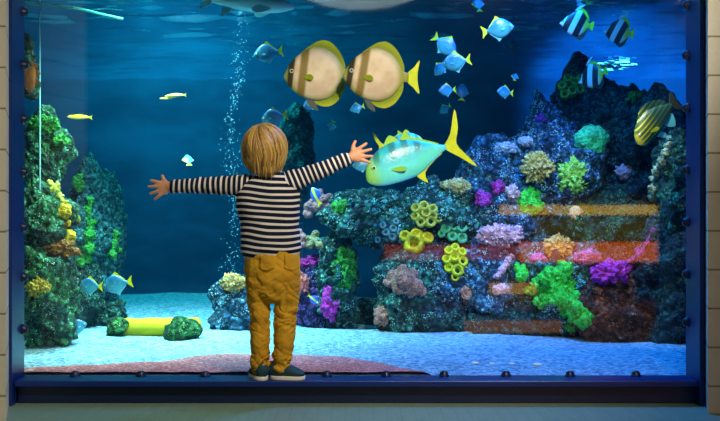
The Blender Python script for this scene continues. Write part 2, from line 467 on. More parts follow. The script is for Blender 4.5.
# ------------------------------------------------------------------ corals
def dome(name, label, px, py, rx, ry, mat, style, seed, cat='coral', sub=5, up=0.25, camw=0.6, y=1.6, amp=None, group=None, thick=0.75, fwd=0.0):
    """dome grown out of the rock; style sets its surface"""
    loc, n, d = hit(px, py, y); s = d/F
    c = loc+(CAM-loc).normalized()*fwd
    R = Vector((rx*s, min(rx, ry)*s*thick, ry*s))
    vs, fs = ico(sub); sd = Vector((seed*3.3, seed*5.9, seed*1.1)); V = []
    fq = 1.0/(min(R.x, R.z))
    for u in vs:
        w = Vector((u.x*R.x, u.y*R.y, u.z*R.z))
        lump = noise.fractal(u*1.5+sd, 0.9, 2.0, 3)*0.28
        if style == 'polyps':
            v = noise.voronoi(w*fq*4.8+sd)[0]
            k = 0.62*math.sqrt(max(0.0, 0.30-v[0]*v[0]))-0.2+0.16*noise.noise(w*fq*7+sd)
        elif style == 'brain':
            k = 0.05*math.sin(9*noise.noise(w*fq*1.6+sd)*3)+0.02*noise.noise(w*fq*10+sd)
        elif style == 'lumpy':
            v = noise.voronoi(w*fq*1.7+sd)[0]
            k = 0.34*(0.5-v[0])+0.14*noise.fractal(w*fq*4+sd, 0.8, 2.2, 3)
        else:   # crust: low and rugged
            k = 0.45*noise.fractal(w*fq*2+sd, 0.7, 2.2, 4)
        if amp: k *= amp
        V.append(w*(1+lump)+u*k*min(R.x, R.z))
    o = obj(name, V, fs, mat); o.location = c
    return tag(o, label, cat, group)

def lobes(name, label, spots, mat, seed, voxel=0.007, cat='coral', y=1.6, rough=0.004, group=None, freq=60):
    """rounded knobs fused to one colony; spots = (px, py, radius px)"""
    rnd = random.Random(seed); sh = Shells()
    loc0, n0, d0 = hit(spots[0][0], spots[0][1], y); s = d0/F
    for px, py, r in spots:
        loc, n, d = hit(px, py, y)
        if abs(loc.y-loc0.y) > 0.22: loc = P(px, py, loc0.y)
        R = r*s
        loc = loc-Vector((0, 1, 0))*R*0.25
        q = Quaternion((rnd.random(), rnd.random(), rnd.random(), rnd.random())).normalized().to_matrix()
        sh.ball(loc-loc0, (R, R*0.9, R*1.08), q, 3)
    for a in spots[1:]:                                    # stalks that join the knobs
        la, na, da = hit(a[0], a[1], y)
        if abs(la.y-loc0.y) > 0.22: la = P(a[0], a[1], loc0.y)
        p, q = la-loc0, Vector((0, 0, 0)); r = min(a[2], spots[0][2])*s*0.6
        sh.loft([(*(p), r, r), (*((p+q)/2), r, r), (*q, r, r)], 10)
    me = sh.fuse(name, voxel, 2)
    sd = Vector((seed*2.2, seed, 3))
    displace(me, lambda v, n: n*(rough*(0.5-noise.voronoi(v*freq+sd)[0][0])*2+rough*0.6*noise.noise(v*freq*1.9+sd)))
    o = link(name, me, mat); o.location = loc0
    return tag(o, label, cat, group)

def tube_mesh(r, h, flare, seed, n=18):
    prof = [(0.72*r, 0), (0.95*r, h*0.25), (1.08*r, h*0.55), (r*flare, h*0.85), (r*flare*0.90, h*0.96), (r*flare*0.72, h), (r*flare*0.56, h*0.96), (r*0.46, h*0.80), (r*0.42, h*0.35)]
    V, Fc = [], []
    sd = Vector((seed, seed*2, 0))
    for rr, z in prof:
        for k in range(n):
            a = 2*math.pi*k/n
            w = 1+0.12*noise.noise(Vector((math.cos(a)*1.4, math.sin(a)*1.4, z/max(h, 1e-6)*2))+sd)
            V.append((rr*w*math.cos(a), rr*w*math.sin(a), z))
    for i in range(len(prof)-1):
        for k in range(n): Fc.append((i*n+k, i*n+(k+1) % n, (i+1)*n+(k+1) % n, (i+1)*n+k))
    Fc.append(tuple(range(n))[::-1]); Fc.append(tuple((len(prof)-1)*n+k for k in range(n)))
    return V, Fc

def tubes(name, label, spots, mat, seed, cat='sponge', h=1.6, up=0.38, camw=1.0, y=1.6, flare=1.06, base=None):
    """cluster of hollow tubes on a shared base; spots = (px, py, radius px)"""
    rnd = random.Random(seed)
    mx_, my_ = sum(a[0] for a in spots)/len(spots), sum(a[1] for a in spots)/len(spots)
    loc0, n0, d0 = hit(mx_, my_, y); s = d0/F
    t = thing(name, label, cat, Matrix.Translation(loc0))
    bs = base or max(max(abs(a[0]-mx_) for a in spots), max(abs(a[1]-my_) for a in spots))*0.80
    vs, fs = ico(4)
    V = []
    for u in vs:
        k = 1+0.2*noise.noise(u*2+Vector((seed, 0, 0)))
        V.append(Vector((u.x*bs*s*k, u.y*bs*s*0.7*k, u.z*bs*s*0.9*k))+Vector((0, bs*s*0.45, 0)))
    obj('base', V, fs, mat, t)
    for i, (px, py, r) in enumerate(spots):
        loc = P(px, py, loc0.y-bs*s*0.25)
        ax = Vector(((px-mx_)/max(bs, 1)*0.35+rnd.uniform(-.1, .1), -camw, up-(py-my_)/max(bs, 1)*0.20+rnd.uniform(-.1, .1))).normalized()
        hh = r*s*h*rnd.uniform(0.9, 1.25)
        V, Fc = tube_mesh(r*s, hh*1.4, flare, seed+i)
        o = obj('tube', V, Fc, mat, t)
        o.matrix_local = Matrix.Translation(loc-loc0-ax*hh*0.75) @ Vector((0, 0, 1)).rotation_difference(ax).to_matrix().to_4x4()
    return t

M = {}
def cm(key, c1, c2, scale=90, bs=0.7): M[key] = coralmat(key, c1, c2, scale, bs); return M[key]
cm('beige_polyp', (0.85, 0.78, 0.38), (0.42, 0.36, 0.10)); cm('lime_polyp', (0.45, 0.92, 0.35), (0.22, 0.55, 0.06))
cm('green_ball', (0.05, 0.85, 0.40), (0.03, 0.62, 0.28), 140, 0.5); cm('bright_green', (0.10, 0.90, 0.10), (0.02, 0.55, 0.04))
cm('cream_polyp', (0.95, 0.80, 0.55), (0.75, 0.42, 0.20)); cm('pale_pink', (0.90, 0.70, 0.74), (0.60, 0.32, 0.45))
cm('magenta', (0.62, 0.10, 0.55), (0.30, 0.02, 0.32)); cm('cream_dull', (0.72, 0.70, 0.45), (0.40, 0.38, 0.15))
cm('orange_cream', (1.0, 0.76, 0.36), (0.75, 0.38, 0.08)); cm('pink_polyp', (0.92, 0.40, 0.58), (0.62, 0.12, 0.30))
cm('purple', (0.78, 0.10, 0.62), (0.48, 0.02, 0.40)); cm('rose', (0.72, 0.14, 0.36), (0.40, 0.03, 0.15))
cm('brown_pink', (0.58, 0.32, 0.28), (0.30, 0.14, 0.12)); cm('violet', (0.30, 0.06, 0.55), (0.12, 0.02, 0.30))
cm('pinkish_tan', (0.70, 0.40, 0.36), (0.42, 0.18, 0.20)); cm('olive_tan', (0.42, 0.40, 0.26), (0.25, 0.22, 0.12))
cm('hot_magenta', (0.70, 0.04, 0.50), (0.35, 0.01, 0.28)); cm('salmon', (0.92, 0.38, 0.36), (0.62, 0.16, 0.18))
cm('olive_sponge', (0.55, 0.56, 0.10), (0.36, 0.38, 0.05), 60, 0.3); cm('green_sponge', (0.12, 0.50, 0.25), (0.06, 0.32, 0.16), 60, 0.3)
cm('lime_sponge', (0.72, 0.80, 0.04), (0.50, 0.58, 0.02), 60, 0.3); cm('yellow_sponge', (0.82, 0.72, 0.02), (0.58, 0.46, 0.01), 60, 0.4)
cm('grey_sponge', (0.10, 0.28, 0.30), (0.05, 0.16, 0.20), 60, 0.3); cm('moss_sponge', (0.16, 0.50, 0.03), (0.08, 0.30, 0.02), 60, 0.3)
cm('moss', (0.07, 0.50, 0.05), (0.02, 0.24, 0.03), 80, 0.8); cm('yellow_polyp', (0.85, 0.78, 0.22), (0.50, 0.38, 0.05))
cm('gold', (0.85, 0.66, 0.03), (0.55, 0.38, 0.01), 110, 0.6); cm('rust', (0.42, 0.20, 0.05), (0.22, 0.09, 0.02), 90)
cm('white_pink', (0.82, 0.72, 0.72), (0.50, 0.34, 0.42)); cm('pale_blue', (0.55, 0.66, 0.75), (0.25, 0.36, 0.55)); cm('ringed', (0.85, 0.68, 0.36), (0.40, 0.26, 0.06), 60)

dome('polyp_coral', 'round beige coral with frilly polyps on the upper reef', 537, 167, 15, 15, M['beige_polyp'], 'polyps', 1)
dome('polyp_coral', 'yellow green frilly coral beside the beige one', 573, 176, 16, 19, M['lime_polyp'], 'polyps', 2)
dome('brain_coral', 'smooth round green coral ball under the reef top', 590, 141, 17, 15, M['green_ball'], 'brain', 3, thick=1.0, fwd=.09)
dome('soft_coral', 'bright green lumpy coral below the beige polyp coral', 529, 201, 14, 14, M['bright_green'], 'lumpy', 4)
dome('polyp_coral', 'small cream coral on the yellow lit band', 576, 214, 7, 8, M['cream_polyp'], 'polyps', 5, sub=4)
dome('polyp_coral', 'wide pale pink frilly coral in the middle of the reef', 500, 236, 23, 12, M['pale_pink'], 'polyps', 6)
lobes('finger_coral', 'lower of two magenta knobby corals', [(483, 198, 5), (478, 197, 4), (488, 196, 4), (482, 203, 4), (487, 202, 4), (480, 193, 3.5), (477, 203, 3)], M['magenta'], 7)
lobes('finger_coral', 'upper of two magenta knobby corals', [(497, 187, 5), (493, 185, 3.5), (501, 185, 4), (496, 191, 4), (502, 190, 3), (498, 182, 3)], M['magenta'], 8)
dome('polyp_coral', 'flat cream coral under the belly of the big cyan fish', 457, 186, 14, 7, M['cream_dull'], 'polyps', 9)
dome('polyp_coral', 'orange cream frilly coral above the bright green soft coral', 559, 248, 14, 12, M['orange_cream'], 'polyps', 10)
dome('polyp_coral', 'bright pink frilly coral touching the orange cream one', 587, 258, 14, 8, M['pink_polyp'], 'polyps', 11)
rnd = random.Random(3)
gs_ = [(556, 288, 12)]+[(x+rnd.uniform(-2, 2), yy+rnd.uniform(-2, 2), r) for x, yy, r in
       [(540, 284, 8), (533, 290, 7), (548, 278, 9), (560, 274, 9), (567, 270, 7), (556, 300, 8), (545, 298, 7), (566, 285, 8), (572, 296, 7), (566, 308, 9), (574, 316, 9), (582, 321, 8), (579, 310, 7), (560, 266, 6), (538, 301, 6), (570, 325, 6), (588, 315, 5), (550, 270, 6)]]
lobes('soft_coral', 'big bright green bushy soft coral spreading down the reef', gs_, M['bright_green'], 12, 0.008, rough=0.016, freq=42)
lobes('soft_coral', 'small green bushy coral next to the big green one', [(521, 271, 6), (517, 267, 4), (525, 268, 4), (519, 277, 4.5), (525, 276, 4)], M['bright_green'], 13, rough=0.012, freq=45)
dome('crust_coral', 'purple crusty coral capping the brown boulder', 612, 272, 21, 11, M['purple'], 'crust', 14)
lobes('finger_coral', 'rose red branching coral rising beside the purple crust', [(640, 256, 6), (632, 262, 6), (646, 249, 5), (650, 240, 4.5), (653, 231, 4), (625, 266, 5), (637, 250, 4)], M['rose'], 15, rough=0.008)
lobes('finger_coral', 'slanted pale pink coral streak below the wide pink coral', [(505, 266, 4.5), (508, 260, 4), (501, 271, 4.5), (497, 276, 3.5), (511, 256, 3)], M['pale_pink'], 16, rough=0.008)
dome('polyp_coral', 'small pale pink coral above the low ledge', 501, 290, 9, 6, M['pale_pink'], 'polyps', 17, sub=4)
dome('polyp_coral', 'rosy coral tuft between orange and green corals', 538, 259, 9, 6, M['pink_polyp'], 'polyps', 57, sub=4)
lobes('finger_coral', 'brown pink knobby coral on the dark boulder under the arch', [(405, 280, 9), (394, 276, 7), (416, 285, 7), (399, 288, 7), (411, 292, 6), (388, 283, 5), (422, 291, 5), (403, 270, 6), (413, 274, 6)], M['brown_pink'], 18, rough=0.008)
lobes('finger_coral', 'tiny violet coral on the ridge below the reef top', [(541, 120, 4), (537, 119, 3), (545, 121, 3), (541, 115, 2.5)], M['violet'], 19, 0.005)
dome('polyp_coral', 'whitish pink coral patch under the striped fish', 626, 172, 10, 8, M['white_pink'], 'polyps', 20, sub=4)
lobes('finger_coral', 'long cream coral climbing the rock pillar by the frame', [(655, 180, 6), (653, 189, 5.5), (652, 197, 4.5), (658, 171, 6), (661, 162, 5), (665, 153, 4.5), (668, 145, 4), (670, 138, 3)], M['cream_dull'], 21, rough=0.010)
lobes('finger_coral', 'pinkish tan knobby coral beside the boy sleeve', [(318, 206, 6), (309, 207, 5.5), (324, 199, 5), (329, 206, 4.5), (325, 211, 4), (313, 201, 4), (330, 196, 3.5), (320, 192, 3.5), (308, 214, 5)], M['pinkish_tan'], 22, y=1.95)
lobes('finger_coral', 'olive tan coral of a few fat knobs beside the shirt', [(315, 240, 5.5), (310, 245, 5), (320, 245, 4.5), (316, 234, 4.5), (308, 239, 4)], M['olive_tan'], 23, y=1.95)
lobes('finger_coral', 'small pink knobs peeping out beside the shirt hem', [(302, 237, 4.5), (303, 244, 4), (300, 231, 3)], M['pinkish_tan'], 24, y=1.95)
dome('crust_coral', 'hot magenta crust below the olive tan knobs', 317, 263, 17, 8, M['hot_magenta'], 'crust', 25, y=1.95)
dome('polyp_coral', 'salmon pink coral beside the trouser leg', 301, 285, 8, 12, M['salmon'], 'polyps', 26, y=1.9)
dome('crust_coral', 'pink violet crust on the purple rock', 330, 303, 8, 16, M['purple'], 'crust', 56, y=1.9)
tubes('tube_sponge', 'olive yellow tube sponge cluster on the teal rock', [(417, 209, 5), (424, 207, 5), (432, 210, 5), (436, 213, 4), (416, 217, 4.5), (421, 222, 5), (430, 222, 5.5), (426, 214, 5), (437, 219, 4)], M['olive_sponge'], 31)
tubes('tube_sponge', 'green tube sponge cluster of wide open rings', [(446, 229, 4.5), (453, 227, 4), (461, 228, 5), (452, 237, 4.5), (461, 238, 5), (442, 234, 3.5)], M['green_sponge'], 32, h=1.1, flare=1.2)
tubes('tube_sponge', 'lime yellow tube sponge cluster hanging on the reef face', [(449, 252, 4.5), (455, 249, 4.5), (461, 253, 4.5), (447, 260, 4.5), (454, 258, 5), (462, 262, 5), (449, 268, 4.5), (457, 271, 6), (463, 270, 4), (455, 277, 4)], M['lime_sponge'], 33)
tubes('barrel_sponge', 'chunky yellow barrel sponge with dark openings', [(414, 244, 10), (427, 238, 6), (405, 236, 5.5), (416, 234, 5.5)], M['yellow_sponge'], 34, h=0.9, flare=1.0, base=12)
tubes('tube_sponge', 'dark teal ring sponge cluster on the arch rock', [(386, 233, 3.5), (393, 229, 3.5), (400, 233, 3.5), (392, 237, 3.5), (383, 226, 3), (396, 222, 3), (402, 241, 3.5), (378, 240, 3)], M['grey_sponge'], 35, h=1.1, flare=1.2)
tubes('tube_sponge', 'dark green tube sponge cluster at the very top of the reef', [(563, 87, 4.5), (568, 80, 4.5), (575, 83, 4.5), (580, 79, 4), (572, 92, 5), (565, 95, 4.5), (579, 90, 4.5), (586, 85, 4)], M['moss_sponge'], 36)
dome('crust_coral', 'bright green moss patch on the arch rock', 341, 209, 10, 8, M['moss'], 'crust', 37, sub=4)
dome('crust_coral', 'dull green moss patch on the pillar of the arch', 345, 268, 10, 20, M['moss'], 'crust', 38)
dome('crust_coral', 'pinkish crust low on the dark teal boulder', 382, 316, 8, 9, M['brown_pink'], 'crust', 39, sub=4)
dome('crust_coral', 'tan pink crust patch beside the low ledge', 468, 294, 7, 9, M['brown_pink'], 'crust', 40, sub=4)
dome('polyp_coral', 'pale blue frilly coral on the ridge of the blue slope', 505, 148, 11, 6, M['pale_blue'], 'polyps', 41)
dome('polyp_coral', 'pale blue frilly coral higher on the same ridge', 526, 142, 8, 6, M['pale_blue'], 'polyps', 42, sub=4)
dome('crust_coral', 'green crust on the dark peak beside the striped fish', 636, 97, 9, 6, M['moss'], 'crust', 43, sub=4)
dome('polyp_coral', 'faint pink coral beside the bright green lumpy coral', 513, 193, 8, 9, M['white_pink'], 'polyps', 44, sub=4)
# left column
dome('polyp_coral', 'yellow cream coral low on the mossy column', 38, 287, 12, 10, M['yellow_polyp'], 'polyps', 45, y=.8)
dome('ball_sponge', 'upper yellow ball sponge on the crusted rock', 64, 211, 8, 7.5, M['gold'], 'lumpy', 46, cat='sponge', sub=4, amp=.4)
dome('ball_sponge', 'tiny yellow ball sponge between the two yellow balls', 67, 223, 4, 4, M['gold'], 'lumpy', 47, cat='sponge', sub=4, amp=.4)
dome('ball_sponge', 'lower yellow ball sponge on the crusted rock', 68, 238, 8, 9, M['gold'], 'lumpy', 48, cat='sponge', sub=4, amp=.4)
dome('ball_sponge', 'olive ball sponge at the outer edge of the crusted rock', 79, 219, 4.5, 5, M['olive_sponge'], 'lumpy', 49, cat='sponge', sub=4, amp=.4, y=1.0)
dome('crust_coral', 'rust brown crust under the yellow balls', 60, 249, 17, 8, M['rust'], 'crust', 50)
lobes('crust_coral', 'olive yellow lumpy ridge above the yellow ball sponges', [(55, 190, 5), (50, 184, 4), (60, 197, 4.5), (64, 203, 3.5), (58, 185, 3)], M['olive_sponge'], 51, rough=.01)
dome('crust_coral', 'bright green moss cap on the rock near the top', 43, 124, 15, 8, M['moss'], 'crust', 52)
dome('crust_coral', 'green moss tuft on the shoulder of the same rock', 60, 141, 8, 6, M['moss'], 'crust', 53, sub=4)
lobes('seaweed', 'tall bright green seaweed strip on the far rock wall', [(90, 236, 6), (92, 222, 5), (88, 210, 4.5), (90, 248, 6), (86, 258, 6), (90, 200, 4), (82, 262, 5)], M['moss'], 54, cat='seaweed', y=2.0, rough=.012)
dome('seaweed', 'small green seaweed patch at the top of the far wall', 79, 183, 6, 9, M['moss'], 'crust', 55, cat='seaweed', sub=4, y=2.0)
lobes('seaweed', 'green seaweed tuft on the slim far pillar', [(113, 245, 6), (116, 235, 5), (112, 255, 5), (118, 250, 4)], M['moss'], 58, cat='seaweed', y=2.3, rough=.012)
dome('ringed_coral', 'ringed cream and yellow coral on the rock beside the boy', 233, 283, 14, 9, M['ringed'], 'polyps', 59, y=1.6)

# ------------------------------------------------------------------ yellow log and small things on the sand
log_m = plain('yellow_log', (0.50, 0.40, 0.012), 0.8, 0.2, 0, 0.4, 9)
a, b = P(122, 328, 1.32), P(196, 326.5, 1.36)
lv, lf = loft([(*(a+(b-a)*t), 0.050*(1+.05*math.sin(t*19)), 0.050) for t in np.linspace(0, 1, 14)], 24)
ctr = (a+b)/2
lg = obj('log', [v-ctr for v in lv], lf, log_m); lg.location = ctr
tag(lg, 'yellow hollow looking log lying on the far sand', 'log')
for px, py, rx, ry, y, lb, sd in ((115, 328, 10, 10.5, 1.27, 'round dark green stone at the end of the yellow log', 61), (182, 331, 18, 13, 1.22, 'flat green mossy stone in front of the yellow log', 62)):
    rock(px, py, rx, ry, y, lb, reefmat('mossy_stone_%d' % sd, (0.01, 0.09, 0.03), (0.02, 0.2, 0.05), (0.12, 0.4, 0.08)), sd, name='stone', amp=.1, fine=.03, sub=4, bvh=False)
dash_pebble_m = plain('white_dash_pebble', (0.9, 0.85, 0.8), 0.4, 0.4)  # chips modelled as mirrored floor lights; the pebble shares the material
for px, py, r, lb in ((475, 363, 4, 'first white chip in the row of modelled floor light reflections, below the dark ledge'), (492, 363, 3.2, 'second white chip in the row of modelled floor light reflections'),
                      (512, 363, 3.5, 'third white chip in the row of modelled floor light reflections'), (537, 364, 5, 'widest white chip, last of the row of modelled floor light reflections'), (30, 372, 3.5, 'pale pebble in the corner of the frame on red gravel')):
    y = max(0.05, (HC-0.095)*F/(py-HY)-D); p = P(px, py, y); s = (D+y)/F
    vs, fs = ico(3)
    o = obj('mirror_dash' if px > 100 else 'pebble', [Vector((u.x*r*s, u.y*r*s*.7, u.z*r*s*.35))*(1+.2*noise.noise(u*2+Vector((px, 0, 0)))) for u in vs], fs, dash_pebble_m)
    o.location = (p.x, p.y, (sand_z(p.x, p.y) if px > 100 else gravel_z(p.x, p.y))+r*s*.25); tag(o, lb, 'mirror_dash' if px > 100 else 'pebble')

streak_m = plain('teal_streak', (0.10, 0.75, 0.55), 0.35, 0.5)
def reflection_streak(name, label, pts, y, r, mat, cat):
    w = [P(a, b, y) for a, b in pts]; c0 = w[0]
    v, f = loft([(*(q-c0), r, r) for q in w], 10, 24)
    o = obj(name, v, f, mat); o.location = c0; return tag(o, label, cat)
reflection_streak('reflection_streak', 'thin teal tube modelled as a bright reflection slanting across the top corner of the tank', [(14, 2), (40, 4), (75, 8), (100, 14), (122, 19)], 1.4, 0.008, streak_m, 'reflection_streak')  # solid teal tube modelled as a reflected lamp streak
reflection_streak('reflection_line', 'thin vertical pale blue tube modelled as a reflected edge beside the green topped rock', [(40, -30), (40, 60), (40, 130), (40, 190)], 0.75, 0.0035, plain('pale_blue_line', (0.25, 0.6, 0.75), 0.4), 'mirrored_edge')  # thin tube modelled as a wall edge reflected in the glass

# rising bubbles: too many to count, one object
bub_m, nt, out = newmat('bubble_film')
bb = bsdf(nt, out, (0.10, 0.42, 0.55), 0.2, 0.5)
rnd = random.Random(11); V, Fc = [], []; vs, fs = ico(1)
for i in range(560):
    py = rnd.uniform(-5, 325)
    sp = 3+4*abs(math.sin(py*.03))
    px = 239-(py/325)*12+4*math.sin(py*.035)+rnd.gauss(0, sp*.75)
    c = P(px, py, 1.45+rnd.uniform(-.08, .08)); r = rnd.choice((.0012, .0018, .0024, .003))
    b0 = len(V); V += [c+v*r for v in vs]; Fc += [tuple(k+b0 for k in f) for f in fs]
tag(obj('bubbles', V, Fc, bub_m), 'column of tiny bubbles rising beside the boy', None, None, 'stuff')

# ------------------------------------------------------------------ fish
def fishmat(name, build, rough=0.4, spec=0.5):
    m, nt, out = newmat(name); v = coords(nt); s = xyz(nt, v)
    c = build(nt, v, s)
    bsdf(nt, out, c, rough, spec, 0, vor(nt, v, 38), 0.08, 0.01)
    return m

def band(nt, x, c, w, soft=0.03):
    dx = mth(nt, 'ABSOLUTE', mth(nt, 'SUBTRACT', x, c))
    return mth(nt, 'SUBTRACT', 1.0, ramp(nt, dx, w, w+soft))

def fish_body(prof, n=22, rings=30):
    rows = crom(prof, rings); V, Fc = [], []
    for x, zt, zb, w in rows:
        zt, zb, w = zt, zb, max(w, 0.003); cz = (zt+zb)/2; h = max((zt-zb)/2, 0.003)
        for k in range(n):
            a = 2*math.pi*k/n; ca, sa = math.cos(a), math.sin(a)
            V.append((x, w*math.copysign(abs(ca)**0.9, ca), cz+h*sa))
    for i in range(rings-1):
        for k in range(n): Fc.append((i*n+k, i*n+(k+1) % n, (i+1)*n+(k+1) % n, (i+1)*n+k))
    Fc.append(tuple(range(n))[::-1]); Fc.append(tuple((rings-1)*n+k for k in range(n)))
    return V, Fc

def fin(outline, thick=0.012, smooth=True):
    """outline in (x,z); a thin solid fin, thicker in the middle than at its rim"""
    p = np.array(outline, float)
    if smooth:
        q = []
        n = len(p)
        for i in range(n):
            a, b, c, d = p[i-1], p[i], p[(i+1) % n], p[(i+2) % n]
            for u in (0, .33, .66): q.append(0.5*((2*b)+(c-a)*u+(2*a-5*b+4*c-d)*u*u+(3*b-a-3*c+d)*u**3)*1.0)
        p = np.array(q)
    n = len(p); h = thick/2
    V = [(x, -h, z) for x, z in p]+[(x, h, z) for x, z in p]
    Fc = [tuple(range(n)), tuple(range(n, 2*n))[::-1]]+[(i, n+i, n+(i+1) % n, (i+1) % n) for i in range(n)]
    return V, Fc

black_eye = plain('fish_eye', (0.004, 0.004, 0.006), 0.1, 0.8, 0, 0.1, 5, False)
eye_ring = plain('fish_eye_ring', (0.75, 0.72, 0.5), 0.3, 0.5, 0, 0.1, 5, False)

def make_fish(name, label, cat, prof, body_m, fins, eye, pect=None, group=None):
    """Empty + body, fins and eyes in unit length, head along +x"""
    t = thing(name, label, cat, None, group)
    V, Fc = fish_body(prof); obj('body', V, Fc, body_m, t)
    for fname, outline, mat, *th in fins:
        V, Fc = fin(outline, th[0] if th else 0.014); obj(fname, V, Fc, mat, t, False)
    if pect:
        px_, pz, l, pw, yy, pm = pect
        for sgn in (-1, 1):
            V, Fc = fin([(0, pw*.3), (-l*.6, pw), (-l, pw*.2), (-l*.7, -pw*.7), (0, -pw*.3)], 0.01)
            o = obj('pectoral_fin', V, Fc, pm, t, False)
            o.location = (px_, sgn*yy, pz); o.rotation_euler = (0, math.radians(-12), sgn*math.radians(-22))
    ex, ez, er, ey = eye
    vs, fs = ico(2)
    for sgn in (-1, 1):
        e = obj('eye', [v*er for v in vs], fs, eye_ring, t); e.location = (ex, sgn*(ey-er*.35), ez)
        p = obj('pupil', [Vector((v.x*er*.62, v.y*er*.62, v.z*er*.62)) for v in vs], fs, black_eye, e); p.location = (0, sgn*er*.55, 0)
    return t

def copy_tree(o, parent=None):
    c = o.copy(); C.objects.link(c); c.parent = parent
    for ch in list(o.children): copy_tree(ch, c)
    return c

def aim(o, px, py, y, length_px, ang, yaw=0, flip=False):
    """put a fish at a pixel: ang = where its head points in the picture (0 right, 90 up)"""
    a, w = math.radians(ang), math.radians(yaw)
    e1 = Vector((math.cos(a)*math.cos(w), math.sin(w), math.sin(a)*math.cos(w)))
    up = Vector((0, 0, 1))
    if abs(math.sin(a)) > .92: up = Vector((1 if flip else -1, 0, .35))
    side = up.cross(e1).normalized(); up = e1.cross(side).normalized()
    m = Matrix((e1, side, up)).transposed().to_4x4()
    L = length_px*(D+y)/F
    o.matrix_world = Matrix.Translation(P(px, py, y)) @ m @ Matrix.Scale(L, 4)
    return o

yellow_fin = plain('yellow_fin', (0.62, 0.62, 0.008), 0.55, 0.2, 0, 0.25, 9, False)
lime_fin = plain('lime_fin', (0.34, 0.62, 0.05), 0.55, 0.2, 0, 0.2, 6, False)
def olive_col(nt, v, s):                 # fin rays fan out from the body centre
    ang = mth(nt, 'ARCTAN2', s[2], s[0])
    ray = mth(nt, 'ABSOLUTE', mth(nt, 'SUBTRACT', mth(nt, 'FRACT', mth(nt, 'MULTIPLY', ang, 16.0)), .5))
    r2 = mth(nt, 'ADD', mth(nt, 'POWER', s[0], 2), mth(nt, 'POWER', s[2], 2))
    c = mixc(nt, ramp(nt, ray, .1, .45), (0.14, 0.17, 0.004), (0.34, 0.36, 0.006))
    return mixc(nt, ramp(nt, r2, .17, .26), c, (0.38, 0.38, 0.008))
olive_fin = fishmat('olive_fin', olive_col, .6, .15)
dark_fin = plain('dark_fin', (0.03, 0.035, 0.02), 0.5, 0.3, 0, 0.2, 8, False)
cyan_fin = plain('cyan_fin', (0.12, 0.55, 0.62), 0.4, 0.4, 0, 0.2, 8, False)

# spadefish / batfish
def bat_col(nt, v, s):
    c = mixc(nt, ramp(nt, noi(nt, v, 5, 3), .35, .7), (0.74, 0.52, 0.33), (0.60, 0.38, 0.22))
    c = mixc(nt, mth(nt, 'MULTIPLY', ramp(nt, noi(nt, coords(nt, 'Object', (1, 1, 3)), 28), .5, .7), .5), c, (0.60, 0.44, 0.34))
    # olive rim along back and rear
    r2 = mth(nt, 'ADD', mth(nt, 'POWER', mth(nt, 'MULTIPLY', mth(nt, 'ADD', s[0], .0), 1.0), 2), mth(nt, 'POWER', s[2], 2))
    c = mixc(nt, mth(nt, 'MULTIPLY', ramp(nt, mth(nt, 'SUBTRACT', r2, mth(nt, 'MULTIPLY', s[0], .06)), .085, .19), .9), c, (0.30, 0.27, 0.02))
    x2 = mth(nt, 'ADD', s[0], mth(nt, 'MULTIPLY', s[2], .12))
    c = mixc(nt, mth(nt, 'MULTIPLY', band(nt, x2, .40, .030, .03), .95), c, (0.025, 0.016, 0.004))
    c = mixc(nt, mth(nt, 'MULTIPLY', band(nt, x2, .215, .035, .05), .92), c, (0.20, 0.11, 0.006))
    c = mixc(nt, ramp(nt, s[0], .43, .49), c, (0.35, 0.33, 0.10))
    return c
bat_m = fishmat('batfish_skin', bat_col, .55, .2)
bat_prof = [(.50, -.02, -.07, .012), (.46, .06, -.14, .045), (.40, .17, -.22, .07), (.30, .27, -.31, .095), (.15, .37, -.38, .11), (-.02, .42, -.41, .11), (-.18, .37, -.37, .09), (-.30, .27, -.27, .06), (-.38, .14, -.15, .035), (-.43, .08, -.085, .025), (-.50, .065, -.07, .018)]
bat_fins = [('dorsal_fin', [(.24, .29), (.10, .43), (-.06, .51), (-.20, .49), (-.33, .36), (-.42, .18), (-.42, .06), (-.34, .06), (-.2, .20), (0, .25)], olive_fin),
            ('anal_fin', [(.12, -.36), (-.02, -.47), (-.18, -.49), (-.32, -.40), (-.42, -.22), (-.42, -.06), (-.34, -.06), (-.2, -.18), (0, -.24)], olive_fin),
            ('tail_fin', [(-.48, .06), (-.58, .16), (-.66, .27), (-.64, .10), (-.645, -.06), (-.68, -.24), (-.58, -.15), (-.48, -.06)], yellow_fin),
            ('pelvic_fin', [(.16, -.38), (.10, -.50), (-.02, -.56), (.02, -.46), (.06, -.40)], dark_fin, .03)]
bf = make_fish('batfish', 'front batfish of the pair, with its yellow tail in view', 'fish', bat_prof, bat_m, bat_fins, (.385, .03, .034, .074), (.20, -.06, .15, .055, .108, olive_fin), 'pair of tan batfish')
b2 = copy_tree(bf); b2['label'] = 'rear batfish of the pair, its tail hidden behind the other'
aim(bf, 376, 75, .46, 66, 177, -8)
aim(b2, 317, 74, .58, 66, 180, -6)

